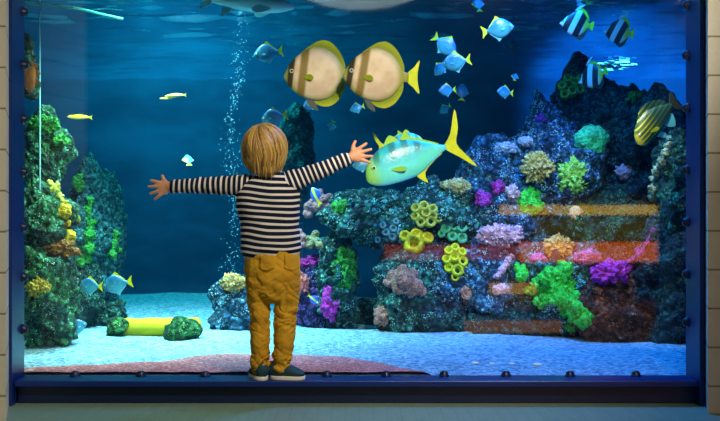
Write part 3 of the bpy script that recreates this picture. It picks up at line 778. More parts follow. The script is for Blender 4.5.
# trevally
def trev_col(nt, v, s):
    c = mixc(nt, ramp(nt, s[2], -.12, .12), (0.18, 0.85, 0.82), (0.03, 0.50, 0.62))
    c = mixc(nt, ramp(nt, noi(nt, v, 4, 3), .45, .7), c, (0.14, 0.78, 0.55))
    c = mixc(nt, ramp(nt, s[0], .30, .46), c, (0.34, 0.72, 0.12))
    tops = ramp(nt, s[2], -.02, .10)
    for cx, w in ((.36, .02), (.18, .022), (.04, .022), (-.10, .022)):
        xx = mth(nt, 'ADD', s[0], mth(nt, 'MULTIPLY', s[2], .15))
        c = mixc(nt, mth(nt, 'MULTIPLY', mth(nt, 'MULTIPLY', band(nt, xx, cx, w, .03), tops), .75), c, (0.03, 0.18, 0.16))
    return c
trev_m = fishmat('trevally_skin', trev_col, .3, .6)
trev_prof = [(.50, -.05, -.11, .012), (.47, .03, -.15, .04), (.40, .11, -.19, .065), (.28, .18, -.215, .085), (.12, .215, -.22, .09), (-.06, .19, -.20, .075), (-.22, .115, -.12, .05), (-.34, .05, -.055, .028), (-.42, .022, -.022, .017)]
trev_fins = [('tail_fin', [(-.40, .02), (-.50, .12), (-.62, .36), (-.60, .16), (-.535, .0), (-.62, -.17), (-.68, -.30), (-.50, -.12), (-.40, -.02)], yellow_fin, .016),
             ('dorsal_fin', [(.04, .20), (-.05, .30), (-.07, .22), (-.25, .12), (-.36, .05), (-.25, .09), (-.08, .18)], lime_fin),
             ('spiny_fin', [(.22, .20), (.14, .29), (.06, .22), (.12, .20)], lime_fin),
             ('anal_fin', [(-.02, -.20), (-.12, -.31), (-.12, -.20), (-.26, -.10), (-.36, -.05), (-.24, -.07), (-.1, -.16)], yellow_fin)]
tv = make_fish('trevally', 'big cyan trevally with a forked yellow tail before the outstretched hand', 'fish', trev_prof, trev_m, trev_fins, (.40, .005, .024, .066), (.22, -.07, .16, .03, .084, lime_fin))
t2 = copy_tree(tv); t2['label'] = 'smaller yellow backed trevally half hidden behind the big cyan one'
aim(tv, 409, 158, .42, 94, 197, -6)
aim(t2, 402, 143, .85, 44, 10, 8)

# moonyfish
def mono_col(nt, v, s):
    c = mixc(nt, ramp(nt, s[2], -.25, .25), (0.05, 0.34, 0.50), (0.01, 0.13, 0.32))
    c = mixc(nt, mth(nt, 'MULTIPLY', ramp(nt, noi(nt, v, 7, 3), .45, .7), .6), c, (0.07, 0.38, 0.48))
    return mixc(nt, mth(nt, 'MULTIPLY', band(nt, s[0], .36, .012, .03), .6), c, (0.02, 0.10, 0.16))
mono_m = fishmat('moonyfish_skin', mono_col, .3, .6)
mono_prof = [(.50, .0, -.04, .012), (.45, .07, -.10, .035), (.34, .19, -.19, .06), (.16, .31, -.29, .08), (-.02, .30, -.29, .075), (-.17, .19, -.19, .05), (-.28, .085, -.085, .027), (-.36, .045, -.045, .017)]
mono_fins = [('tail_fin', [(-.34, .04), (-.45, .14), (-.53, .20), (-.48, .0), (-.53, -.20), (-.45, -.14), (-.34, -.04)], yellow_fin),
             ('dorsal_fin', [(.12, .30), (.0, .41), (-.06, .34), (-.2, .2), (-.30, .09), (-.2, .15), (-.02, .28)], yellow_fin),
             ('anal_fin', [(.08, -.28), (-.04, -.39), (-.08, -.31), (-.2, -.19), (-.30, -.09), (-.2, -.14), (-.04, -.27)], cyan_fin)]
mono_pect = (.2, -.03, .13, .035, .075, cyan_fin)
G1 = 'small silver blue moonyfish'
mono = make_fish('moonyfish', 'x', 'fish', mono_prof, mono_m, mono_fins, (.39, .02, .03, .05), mono_pect, G1)
monos = [  # px, py, y, length, angle, yaw, flip, label
    (268, 53, 1.2, 29, 188, 0, 0, 'moonyfish swimming alone above the boy, level with the batfish pair'),
    (274, 117, 1.0, 26, 190, 5, 0, 'moonyfish right above the blond hair'),
    (311, 104, 1.3, 17, 200, -10, 0, 'moonyfish below the rear batfish'),
    (357, 108, 1.4, 15, 195, 10, 0, 'moonyfish below the belly of the front batfish'),
    (332, 126, 2.6, 12, 250, 30, 0, 'faint tiny moonyfish in the dark water between boy and batfish'),
    (445, 45, 1.2, 28, -38, 0, 0, 'moonyfish diving down to the lower right, top of a tight cluster'),
    (441, 68, 1.35, 19, 225, 20, 0, 'small moonyfish tucked behind the tail end of the cluster'),
    (456, 62, 1.1, 29, 190, 0, 0, 'moonyfish facing left in the middle of the tight cluster'),
    (447, 90, 1.5, 18, 185, -15, 0, 'moonyfish just under the tight cluster'),
    (462, 92, 2.2, 19, 85, 20, 0, 'dim moonyfish swimming upward under the cluster'),
    (445, 109, 2.4, 14, 215, 30, 0, 'dim moonyfish lowest under the cluster'),
    (498, 29, 1.1, 32, 12, 0, 0, 'large moonyfish facing right near the top of the tank'),
    (514, 45, 2.8, 17, 75, 30, 0, 'very faint moonyfish below the large right facing one'),
    (515, 77, 1.8, 11, 75, 40, 0, 'tiny steeply rising moonyfish above a pale one'),
    (505, 92, 1.4, 18, 175, -20, 0, 'pale moonyfish near the slope of the reef'),
    (478, 4, 1.6, 17, 100, 20, 0, 'moonyfish cut by the upper edge of the window'),
    (362, 165, .8, 20, 180, 0, 0, 'cyan moonyfish just under the outstretched hand'),
    (90, 286, 1.0, 25, 178, 5, 0, 'cyan moonyfish leading a pair low beside the rock column'),
    (117, 284, 1.0, 30, 190, 0, 0, 'cyan moonyfish following another low beside the rock column'),
    (76, 327, 1.15, 22, 20, 15, 0, 'cyan moonyfish hiding at the foot of the rock column'),
    (188, 160, 1.6, 15, 110, 40, 0, 'tiny pale moonyfish above the boy forearm'),
]
for i, (px, py, y, L, an, yw, fl, lb) in enumerate(monos):
    o = mono if i == 0 else copy_tree(mono)
    aim(o, px, py, y, L, an, yw, bool(fl)); o['label'] = lb

# slim yellow fish
slim_m = fishmat('slim_yellow_skin', lambda nt, v, s: mixc(nt, ramp(nt, s[2], -.03, .06), (0.92, 0.80, 0.15), (0.80, 0.45, 0.02)))
slim_prof = [(.50, .005, -.015, .01), (.42, .04, -.05, .035), (.25, .075, -.085, .05), (.0, .08, -.085, .05), (-.25, .05, -.05, .03), (-.38, .025, -.025, .016)]
slim_fins = [('tail_fin', [(-.36, .02), (-.48, .09), (-.44, .0), (-.48, -.09), (-.36, -.02)], yellow_fin), ('dorsal_fin', [(.2, .07), (.0, .115), (-.25, .07), (-.3, .04), (0, .075)], yellow_fin)]
sf = make_fish('wrasse', 'slim yellow fish alone near the green topped rock', 'fish', slim_prof, slim_m, slim_fins, (.40, .01, .018, .036), None, 'slim yellow fish')
aim(sf, 80, 117, 1.1, 26, 178, 0)
for px, py, L, lb, an in ((176, 95.5, 22, 'longer slim yellow fish of the close pair', 183), (166, 98.5, 13, 'shorter slim yellow fish of the close pair', 180)):
    aim(copy_tree(sf), px, py, 1.3, L, an, 0)['label'] = lb

# banner fish
def ban_col(nt, v, s):
    xx = mth(nt, 'ADD', s[0], mth(nt, 'MULTIPLY', s[2], .30))
    c = mixc(nt, ramp(nt, s[0], -.10, -.26), (0.62, 0.68, 0.66), (0.62, 0.55, 0.03))
    c = mixc(nt, band(nt, xx, .26, .085, .02), c, (0.006, 0.012, 0.012))
    return mixc(nt, band(nt, xx, -.10, .085, .02), c, (0.006, 0.012, 0.012))
ban_m = fishmat('bannerfish_skin', ban_col, .4)
white_fin = plain('white_fin', (0.6, 0.66, 0.64), .4, .4, 0, .1, 6, False)
ban_prof = [(.50, -.02, -.06, .01), (.44, .02, -.10, .03), (.34, .16, -.20, .055), (.20, .31, -.31, .075), (.04, .40, -.36, .075), (-.12, .37, -.34, .06), (-.25, .22, -.22, .035), (-.33, .08, -.09, .02), (-.38, .05, -.06, .015)]
ban_fins = [('dorsal_fin', [(.08, .39), (-.04, .47), (-.14, .45), (-.28, .30), (-.34, .12), (-.26, .22), (-.1, .37)], yellow_fin), ('banner', [(.12, .38), (.02, .52), (-.16, .60), (-.06, .50), (.02, .41)], white_fin),
            ('anal_fin', [(.04, -.35), (-.12, -.46), (-.26, -.36), (-.32, -.12), (-.2, -.28)], dark_fin), ('tail_fin', [(-.36, .05), (-.48, .14), (-.47, -.14), (-.36, -.05)], yellow_fin)]
bn = make_fish('bannerfish', 'black and white bannerfish with yellow rear near the upper edge', 'fish', ban_prof, ban_m, ban_fins, (.40, .02, .024, .045), None, 'bannerfish at the top of the tank')
aim(bn, 577, 24, 1.3, 34, 170, 10)
aim(copy_tree(bn), 619, 32, 1.6, 32, 165, 30)['label'] = 'shaded bannerfish following behind the bright one'
aim(copy_tree(bn), 593, 76, 1.62, 32, 200, 35)['label'] = 'dim bannerfish at the top of the dark reef'

# sweetlips
def swe_col(nt, v, s):
    c = mixc(nt, ramp(nt, s[0], -.05, .40), (0.04, 0.12, 0.06), (0.70, 0.66, 0.03))
    c = mixc(nt, ramp(nt, s[2], -.05, -.20), c, (0.20, 0.50, 0.15))
    zz = mth(nt, 'ADD', mth(nt, 'MULTIPLY', s[2], 15.0), mth(nt, 'MULTIPLY', s[0], 2.0))
    st = ramp(nt, mth(nt, 'ABSOLUTE', mth(nt, 'SUBTRACT', mth(nt, 'FRACT', zz), .5)), .12, .20)
    c2 = mixc(nt, ramp(nt, s[0], .0, .42), (0.55, 0.75, 0.60), (0.90, 0.85, 0.05))
    c = mixc(nt, mth(nt, 'MULTIPLY', st, ramp(nt, s[2], -.14, -.06)), (0.008, 0.03, 0.02), c2) if False else mixc(nt, mth(nt, 'MULTIPLY', st, .85), c, (0.008, 0.03, 0.02))
    return mixc(nt, ramp(nt, s[0], .40, .48), c, (0.80, 0.60, 0.03))
swe_m = fishmat('sweetlips_skin', swe_col, .4)
swe_prof = [(.50, -.03, -.09, .015), (.46, .05, -.14, .05), (.36, .15, -.19, .08), (.20, .22, -.20, .095), (.02, .22, -.18, .09), (-.16, .16, -.13, .065), (-.30, .08, -.075, .035), (-.38, .05, -.05, .02)]
swe_fins = [('dorsal_fin', [(.26, .20), (.12, .31), (-.1, .29), (-.28, .18), (-.30, .08), (-.1, .19), (.1, .22)], swe_m), ('tail_fin', [(-.36, .05), (-.50, .17), (-.49, .0), (-.50, -.17), (-.36, -.05)], dark_fin),
            ('anal_fin', [(-.08, -.16), (-.20, -.29), (-.28, -.20), (-.28, -.08)], cyan_fin), ('pelvic_fin', [(.16, -.19), (.04, -.32), (.0, -.26), (.06, -.18)], cyan_fin)]
sw = make_fish('sweetlips', 'yellow headed sweetlips with dark stripes beside the frame', 'fish', swe_prof, swe_m, swe_fins, (.41, .03, .022, .068), (.24, -.05, .14, .035, .094, yellow_fin))
aim(sw, 656, 120, .75, 64, 222, -14)

# shark-like visitor, the two small blue fish, brown fish by the frame
shark_m = fishmat('shark_skin', lambda nt, v, s: mixc(nt, ramp(nt, s[2], -.04, .05), (0.35, 0.85, 0.85), (0.08, 0.42, 0.50)))
shark_fin = plain('shark_fin', (0.14, 0.55, 0.6), .5, .3, 0, .2, 6, False)
shark_prof = [(.50, .0, -.02, .012), (.44, .035, -.05, .05), (.30, .075, -.085, .08), (.10, .10, -.10, .09), (-.10, .085, -.085, .075), (-.28, .05, -.05, .045), (-.42, .025, -.025, .02)]
shark_fins = [('tail_fin', [(-.40, .02), (-.52, .18), (-.50, .04), (-.54, -.10), (-.40, -.02)], shark_fin), ('dorsal_fin', [(.10, .09), (-.0, .23), (-.06, .09)], shark_fin), ('pelvic_fin', [(-.18, -.07), (-.30, -.17), (-.29, -.05)], shark_fin)]
sk = make_fish('shark', 'pale teal shark gliding along the upper edge above the bubbles', 'shark', shark_prof, shark_m, shark_fins, (.42, .01, .014, .052), (.22, -.06, .20, .05, .085, shark_fin))
aim(sk, 250, 3, 1.0, 92, -4, 0)

tang_m = fishmat('blue_tang_skin', lambda nt, v, s: mixc(nt, band(nt, s[2], .0, .05, .04), (0.02, 0.14, 0.70), (0.75, 0.70, 0.05)))
tg = make_fish('tang', 'small blue fish with yellow flash under the boy sleeve', 'fish', mono_prof, tang_m, [(a, [(x, z*.8) for x, z in b], yellow_fin if a == 'tail_fin' else cyan_fin) for a, b, c in mono_fins], (.39, .02, .03, .05), None, 'small blue tangs')
aim(tg, 316, 196, 1.3, 20, 115, 15)
aim(copy_tree(tg), 313, 299, 1.45, 13, -40, 10)['label'] = 'small blue fish with yellow flash above the sand beside the trousers'
rust_m = plain('rusty_fish_skin', (0.42, 0.17, 0.05), .5, .4, 0, .4, 8, False)
bw = make_fish('soldierfish', 'rusty brown fish peeking out from behind the frame near the top', 'fish', swe_prof, rust_m, [(a, b, rust_m) for a, b, c in swe_fins], (.41, .03, .022, .068))
aim(bw, 31, 77, .35, 30, 250, 15)

# ------------------------------------------------------------------ the boy
skin_m, nt, out = newmat('skin')
v = coords(nt)
bk = bsdf(nt, out, mixc(nt, noi(nt, v, 25), (0.58, 0.26, 0.13), (0.66, 0.33, 0.18)), 0.5, 0.35, 0, noi(nt, v, 250), .1, .002)
bk.inputs['Subsurface Weight'].default_value = 0.0

YB = -0.095
person = thing('person', 'small blond child in striped shirt standing on the ledge with arms spread wide', 'person', Matrix.Translation(P(270, 379, YB)))
O = person.location.copy()
def L3(px, py, y): return P(px, py, y)-O          # person's own space
def S(px_len, y=YB): return px_len*(D+y)/F

def row(px, py, y, r1, r2): return (*L3(px, py, y), S(r1), r2)
body = Shells()
# torso, neck, head
body.loft([row(271, 262, YB-.005, 24, .062), row(271, 240, YB-.005, 24, .062), row(269, 215, YB-.005, 25, .060), row(268, 195, YB-.005, 26, .058), row(268, 183, YB-.005, 22, .048), row(267, 177, YB-.002, 12, .035)], 20, 20)
body.loft([row(267, 184, YB-.002, 9, .034), row(266, 172, YB+.004, 8.5, .033), row(266, 160, YB+.01, 9, .034)], 14, 8)
hc = L3(265, 150, YB+.005)
body.ball(hc, (.071, .086, .088), None, 4)                        # skull
body.ball(hc+Vector((0, .030, -.045)), (.052, .055, .050), None, 3)     # jaw and chin
body.ball(hc+Vector((0, .080, -.030)), (.009, .014, .011), None, 3)     # nose tip
body.loft([(*(hc+Vector((0, .074, .004))), .006, .006), (*(hc+Vector((0, .084, -.018))), .008, .008), (*(hc+Vector((0, .090, -.030))), .009, .008)], 8, 6, Vector((1, 0, 0)))
for sg in (-1, 1):
    body.ball(hc+Vector((sg*.072, .0, -.016)), (.008, .017, .026), Matrix.Rotation(sg*-.35, 3, 'Z'), 3)   # ears
    body.ball(hc+Vector((sg*.032, .068, -.032)), (.022, .018, .020), None, 3)                             # cheeks
body.ball(hc+Vector((0, .078, -.054)), (.016, .009, .006), None, 3)     # lips
# arms (each continuous with its hand)
yl, yr = YB+.005, YB+.01
body.loft([row(252, 186, YB, 10, .036), row(240, 185, YB, 8.2, .031), row(222, 185, YB, 7.2, .028), row(205, 185.5, YB, 6.6, .026), row(188, 186, YB+.005, 5.6, .021), row(174, 186, YB+.01, 4.6, .017), row(168, 186.5, YB+.012, 4.8, .015)], 14, 22)
body.loft([row(284, 184, YB, 10, .036), row(296, 180, YB, 8.4, .032), row(310, 174.5, YB, 7.2, .028), row(322, 170, YB, 6.6, .025), row(336, 164, YB+.005, 5.4, .021), row(348, 158.5, YB+.01, 4.5, .017), row(353, 156.5, YB+.012, 4.8, .015)], 14, 22)
def hand(wx, wy, y, ang, fingers, thumb, palm):
    """back of the hand towards us; lengths in px, angles in picture degrees"""
    a = math.radians(ang)
    body.loft([row(wx, wy, y, 4.7, .014), row(wx+math.cos(a)*5, wy-math.sin(a)*5, y+.002, palm*1.0, .014), row(wx+math.cos(a)*9.5, wy-math.sin(a)*9.5, y+.002, palm*.98, .012)], 14, 8)
    for off, an, ln, bend in fingers:
        b = math.radians(an)
        sx_, sy_ = wx+math.cos(a)*8-math.sin(a)*off*-1*-1, wy-math.sin(a)*8-math.cos(a)*off
        pts = []
        for t, dy in ((0, 0), (.42, -.002), (.75, .003), (1, .003+bend)):
            pts.append(row(sx_+math.cos(b)*ln*t, sy_-math.sin(b)*ln*t, y+dy, 2.0-.4*t, .0075-.0014*t))
        body.loft(pts, 10, 9)
    off, an, ln = thumb; b = math.radians(an)
    sx_, sy_ = wx+math.cos(a)*3.0-math.sin(a)*off, wy-math.sin(a)*3.0-math.cos(a)*off
    body.loft([row(sx_, sy_, y, 2.3, .0085), row(sx_+math.cos(b)*ln*.5, sy_-math.sin(b)*ln*.5, y+.004, 2.1, .0078), row(sx_+math.cos(b-.15)*ln, sy_-math.sin(b-.15)*ln, y+.008, 1.6, .006)], 10, 8)
# left hand: fingers spread to the left, thumb hidden upwards
hand(170, 186.5, YB+.014, 190, [(-5.0, 166, 11, .004), (-1.8, 182, 13.5, .004), (1.8, 198, 13, .004), (5.0, 218, 10.5, .004)], (-4.4, 128, 8.5), 7.4)
# right hand: thumb up, fingers reaching right
hand(351, 157, YB+.014, 18, [(5.0, 34, 11.5, .004), (1.8, 15, 14, .004), (-1.8, 0, 13.5, .004), (-5.0, -18, 10.5, .004)], (4.2, 84, 11.5), 7.6)
# legs and feet
body.loft([row(258, 262, YB, 12.5, .055), row(258, 285, YB, 11.5, .050), row(259, 312, YB, 8.5, .036), row(260, 340, YB, 7.5, .034), row(261, 366, YB, 5.5, .024)], 14, 20)
body.loft([row(285, 262, YB, 12.5, .055), row(285, 285, YB, 11.5, .050), row(284, 312, YB, 8.8, .037), row(282, 340, YB, 7.5, .034), row(280, 367, YB, 5.5, .024)], 14, 20)
zf = ZL-O.z
lf0 = L3(262, 372, YB); rf0 = L3(281, 372, YB)
lf0.z = zf+.03; rf0.z = zf+.03
body.loft([(lf0.x, lf0.y-.02, zf+.026, .02, .016), (lf0.x-.01, lf0.y+.02, zf+.024, .021, .016), (lf0.x-.025, lf0.y+.055, zf+.018, .019, .010)], 12, 8, Vector((0, 0, 1)))
body.loft([(rf0.x-.015, rf0.y, zf+.026, .02, .016), (rf0.x+.03, rf0.y-.002, zf+.024, .021, .016), (rf0.x+.072, rf0.y-.004, zf+.018, .019, .010)], 12, 8, Vector((0, 0, 1)))
bme = body.fuse('body', .0032, 3)
link('body', bme, skin_m, person)
# eyes and brows on the far side of the head
for sg in (-1, 1):
    vs, fs = ico(3)
    e = obj('eye', [u*.0115 for u in vs], fs, plain('eye_white', (.85, .83, .8), .2, .5, 0, .05, 5, False), person); e.location = hc+Vector((sg*.030, .071, -.002))
    p = obj('iris', [Vector((u.x*.0055, u.y*.002, u.z*.0055)) for u in vs], fs, plain('iris_blue', (.05, .12, .2), .2, .5, 0, .1, 5, False), e); p.location = (0, .0108, 0)

# shirt: torso with two sleeves
stripe_m, nt, out = newmat('striped_jersey')
at = nt.nodes.new('ShaderNodeAttribute'); at.attribute_name = 'stripe'
fr = mth(nt, 'FRACT', at.outputs['Fac'])
w = mth(nt, 'SUBTRACT', 1.0, ramp(nt, mth(nt, 'ABSOLUTE', mth(nt, 'SUBTRACT', fr, .5)), .16, .22))
v = coords(nt)
bsdf(nt, out, mixc(nt, w, (0.008, 0.011, 0.030), (0.78, 0.72, 0.66)), .9, .15, 0, noi(nt, v, 320), .25, .002)
def stripe_attr(me, fn):
    a = me.attributes.new('stripe', 'FLOAT', 'POINT')
    a.data.foreach_set('value', [fn(v.co) for v in me.vertices])
sh = Shells()
sh.loft([row(271.5, 250.5, YB-.005, 30.0, .088), row(271, 243, YB-.005, 29.5, .085), row(270, 230, YB-.005, 29.5, .083), row(269, 214, YB-.005, 31, .080), row(268, 200, YB-.005, 32.5, .077), row(268, 190, YB-.005, 32.5, .070), row(268, 182, YB-.005, 29, .058), row(267.5, 177, YB-.003, 19, .047), row(267, 174.5, YB, 11, .040)], 28, 40)
sme = sh.fuse('shirt', .004, 3)
def shirt_fold(v, n):
    q = Vector((v.x*14, v.y*10, v.z*7))
    f = noise.noise(q+Vector((0, 0, v.x*9)))*.0045+noise.noise(Vector((v.x*9+v.z*16, v.y*8, v.z*16-v.x*8)))*.0035
    return Vector((n.x, n.y, n.z*.3))*f
displace(sme, shirt_fold)
z0 = L3(0, 250, YB).z
stripe_attr(sme, lambda c: (c.z-z0+.006*math.sin(c.x*22+.5)+.004*noise.noise(c*12))/.0228)
shirt = link('shirt', sme, stripe_m, person)
def sleeve(rows_, per, ph):
    s = Shells(); s.loft(rows_, 20, 40)
    me = s.fuse('sleeve', .0036, 3)
    ax = (Vector(rows_[-1][:3])-Vector(rows_[0][:3])); ln = ax.length; ax.normalize(); p0 = Vector(rows_[0][:3])
    def fold(v, n):
        t = (v-p0).dot(ax)
        return n*(.0030*math.sin(t*150+4*noise.noise(v*16))*(.5+.5*noise.noise(v*9))+.003*noise.noise(v*28))
    displace(me, fold)
    stripe_attr(me, lambda c: ((c-p0).dot(ax)+.004*noise.noise(c*14))/per+ph)
    link('sleeve', me, stripe_m, shirt)
sleeve([row(256, 187, YB-.004, 11, .046), row(243, 185.5, YB-.004, 11, .044), row(228, 185.5, YB, 9.8, .037), row(212, 185.5, YB, 8.6, .033), row(196, 185.5, YB+.003, 7.8, .029), row(182, 186, YB+.006, 7.2, .026), row(173, 186.3, YB+.01, 6.9, .024)], .0205, .2)
sleeve([row(281, 186, YB-.004, 11.5, .046), row(293, 181, YB-.004, 11.2, .044), row(306, 176, YB, 9.6, .036), row(320, 170.5, YB, 8.4, .032), row(334, 164.5, YB+.004, 7.4, .028), row(343, 160.7, YB+.008, 7.0, .025), row(348, 158.6, YB+.01, 6.8, .024)], .0195, .1)

# trousers
trou_m, nt, out = newmat('mustard_corduroy')
v = coords(nt)
c = mixc(nt, ramp(nt, noi(nt, v, 12, 4), .35, .7), (0.48, 0.24, 0.012), (0.66, 0.36, 0.025))
bsdf(nt, out, c, .85, .2, 0, noi(nt, coords(nt, 'Object', (220, 220, 30)), 1, 2), .3, .003)
tr_ = Shells()
tr_.loft([row(271.5, 247, YB-.003, 28.2, .082), row(272, 256, YB-.004, 28.2, .083), row(272.5, 270, YB-.006, 28.4, .085), row(273, 284, YB-.006, 28, .082), row(273, 293, YB-.004, 25, .070)], 26, 20)
tr_.loft([row(259.5, 274, YB-.004, 13.5, .076), row(259, 290, YB-.002, 13.4, .068), row(258.5, 303, YB, 11.6, .056), row(259.5, 318, YB, 11.0, .053), row(260, 335, YB, 10.2, .050), row(260.3, 350, YB, 9.6, .048), row(260.3, 362, YB, 9.8, .047), row(260.3, 371, YB, 9.0, .044)], 22, 30)
tr_.loft([row(286, 274, YB-.004, 14.2, .076), row(286.3, 290, YB-.002, 14, .068), row(286.3, 303, YB, 12.4, .057), row(285.3, 318, YB, 12.2, .054), row(284.5, 335, YB, 11.2, .051), row(283, 350, YB, 10.2, .048), row(281.8, 361, YB, 10.2, .047), row(281, 368, YB, 9.4, .044)], 22, 30)
tme = tr_.fuse('trousers', .0036, 3)
zk, za = L3(0, 318, YB).z, L3(0, 362, YB).z
def trou_fold(v, n):
    g = math.exp(-((v.z-zk)/.055)**2)+1.25*math.exp(-((v.z-za)/.05)**2)+.7*math.exp(-((v.z-zk-.12)/.06)**2)+.35
    s = 1 if v.x > 0 else -1
    ph = v.z*105+s*v.x*26+5*noise.noise(Vector((v.x*12, v.y*12, v.z*9)))
    f = .0055*(abs(math.sin(ph*.5))-.6)*g*(.7+.8*noise.noise(v*10+Vector((s*3, 0, 0))))
    cr = noise.noise(Vector((v.x*9+s*4, v.y*9, v.z*30+s*v.x*14+2.5*noise.noise(v*11))))
    f -= .0060*g*max(0, 1-abs(cr)*5.5)
    cr = noise.noise(Vector((v.x*20+9, v.y*14, v.z*44-s*v.x*30)))
    f -= .0028*g*max(0, 1-abs(cr)*5)
    f += .004*noise.noise(Vector((v.x*16, v.y*14, v.z*26+v.x*15)))+.0015*noise.noise(v*60)
    return Vector((n.x, n.y, n.z*.4))*f
displace(tme, trou_fold)
trou = link('trousers', tme, trou_m, person)
tb = BVHTree.FromPolygons([v.co.copy() for v in tme.vertices], [tuple(p.vertices) for p in tme.polygons])
seam_m = plain('pocket_cloth', (0.56, 0.29, 0.018), .85, .2, 0, .3, 14)
def pocket(x0, x1, y0, y1, sk_):
    nx, ny = 12, 12; T, B = [], []
    for j in range(ny+1):
        for i in range(nx+1):
            u, w_ = i/nx, j/ny
            px = x0+(x1-x0)*u; py = y0+(y1-y0)*w_*(1-.16*abs(2*u-1)**1.5)+sk_*(u-.5)
            o0 = L3(px, py, -.5); dr = Vector((0, 1, 0))
            hp, nn, ii, dd = tb.ray_cast(o0, dr)
            if hp is None: hp = L3(px, py, YB-.08)
            T.append(hp+Vector((0, -.0040, 0))); B.append(hp+Vector((0, .003, 0)))
    n = len(T); Fc = []
    for j in range(ny):
        for i in range(nx):
            a = j*(nx+1)+i; q = (a, a+1, a+nx+2, a+nx+1); Fc.append(q); Fc.append(tuple(k+n for k in q[::-1]))
    rim = [i for i in range(nx+1)]+[j*(nx+1)+nx for j in range(1, ny+1)]+[ny*(nx+1)+i for i in range(nx-1, -1, -1)]+[j*(nx+1) for j in range(ny-1, 0, -1)]
    for k in range(len(rim)):
        a, b = rim[k], rim[(k+1) % len(rim)]; Fc.append((b, a, a+n, b+n))
    obj('back_pocket', T+B, Fc, seam_m, trou)
pocket(251, 266, 259, 276, -1.0); pocket(277.5, 291.5, 259, 276, 1.0)

# shoes
shoe_m = plain('navy_canvas', (0.012, 0.05, 0.07), .7, .3, 0, .25, 20)
sole_m = plain('white_rubber', (0.72, 0.68, 0.58), .6, .3, 0, .12, 20)
def shoe(c, ang, ln, wd):
    sh_ = Shells()
    R3 = Matrix.Rotation(math.radians(ang), 3, 'Z')
    def q(x, y, z): return tuple(R3 @ Vector((x, y, z)))
    rows_ = [(*q(-ln*.42, 0, .030), wd*.40, .026), (*q(-ln*.28, 0, .036), wd*.46, .032), (*q(-ln*.05, 0, .032), wd*.45, .028), (*q(ln*.18, 0, .024), wd*.50, .020), (*q(ln*.36, 0, .019), wd*.47, .014), (*q(ln*.44, 0, .016), wd*.36, .010)]
    sh_.loft(rows_, 18, 18, Vector((0, 0, 1)))
    sh_.loft([(*q(-ln*.26, 0, .035), wd*.40, wd*.40), (*q(-ln*.25, 0, .062), wd*.37, wd*.38)], 16, 6)
    root = link('shoe', sh_.fuse('shoe', .003, 2), shoe_m, person); root.location = (c.x, c.y, zf+.004)
    V, Fc = [], []; n = 36
    for z in (0, .003, .013, .0145):
        k = .985 if z in (0, .0145) else 1.0
        for i in range(n):
            a = 2*math.pi*i/n
            x = ln*.5*math.copysign(abs(math.cos(a))**.8, math.cos(a)); y = wd*.54*math.sin(a)*(1.0+.10*math.cos(a)-.12*math.exp(-(x/ln/.2)**2))
            V.append(q(x*k, y*k, z-.004))
    for j in range(3):
        for i in range(n): Fc.append((j*n+i, j*n+(i+1) % n, (j+1)*n+(i+1) % n, (j+1)*n+i))
    Fc.append(tuple(range(n))[::-1]); Fc.append(tuple(3*n+i for i in range(n)))
    obj('sole', V, Fc, sole_m, root)
shoe(Vector((lf0.x-.014, lf0.y+.016, 0)), 112, .128, .062)
shoe(Vector((rf0.x+.026, rf0.y-.004, 0)), -6, .136, .064)

# hair: many locks running from the whorl down to the nape, over a close cap
hair_m, nt, out = newmat('blond_hair')
at = nt.nodes.new('ShaderNodeAttribute'); at.attribute_name = 'lock'
v = coords(nt)
c = mixc(nt, at.outputs['Fac'], (0.15, 0.07, 0.011), (0.72, 0.44, 0.11))
bsdf(nt, out, c, .42, .45, 0, noi(nt, coords(nt, 'Object', (90, 90, 12)), 4, 2), .35, .002)
HR = Vector((.081, .094, .090)); hcc = hc+Vector((-.001, -.003, .004))
whorl = Vector((-.16, -.28, .95)).normalized()
rnd = random.Random(5); V, Fc, A = [], [], []
vs, fs = ico(4)
for u in vs:
    w = Vector((u.x*HR.x, u.y*HR.y, u.z*HR.z))*.955
    if u.z < -.30 and u.y < .3: w.z = max(w.z, -.062+.006*noise.noise(u*7)); 
    if u.y > .55 and u.z < .35: w = Vector((w.x*.80, w.y*.72, w.z))
    if u.z < -.62: w *= .9
    V.append(hcc+w); A.append(.25)
Fc += [tuple(f) for f in fs]
NL = 1100
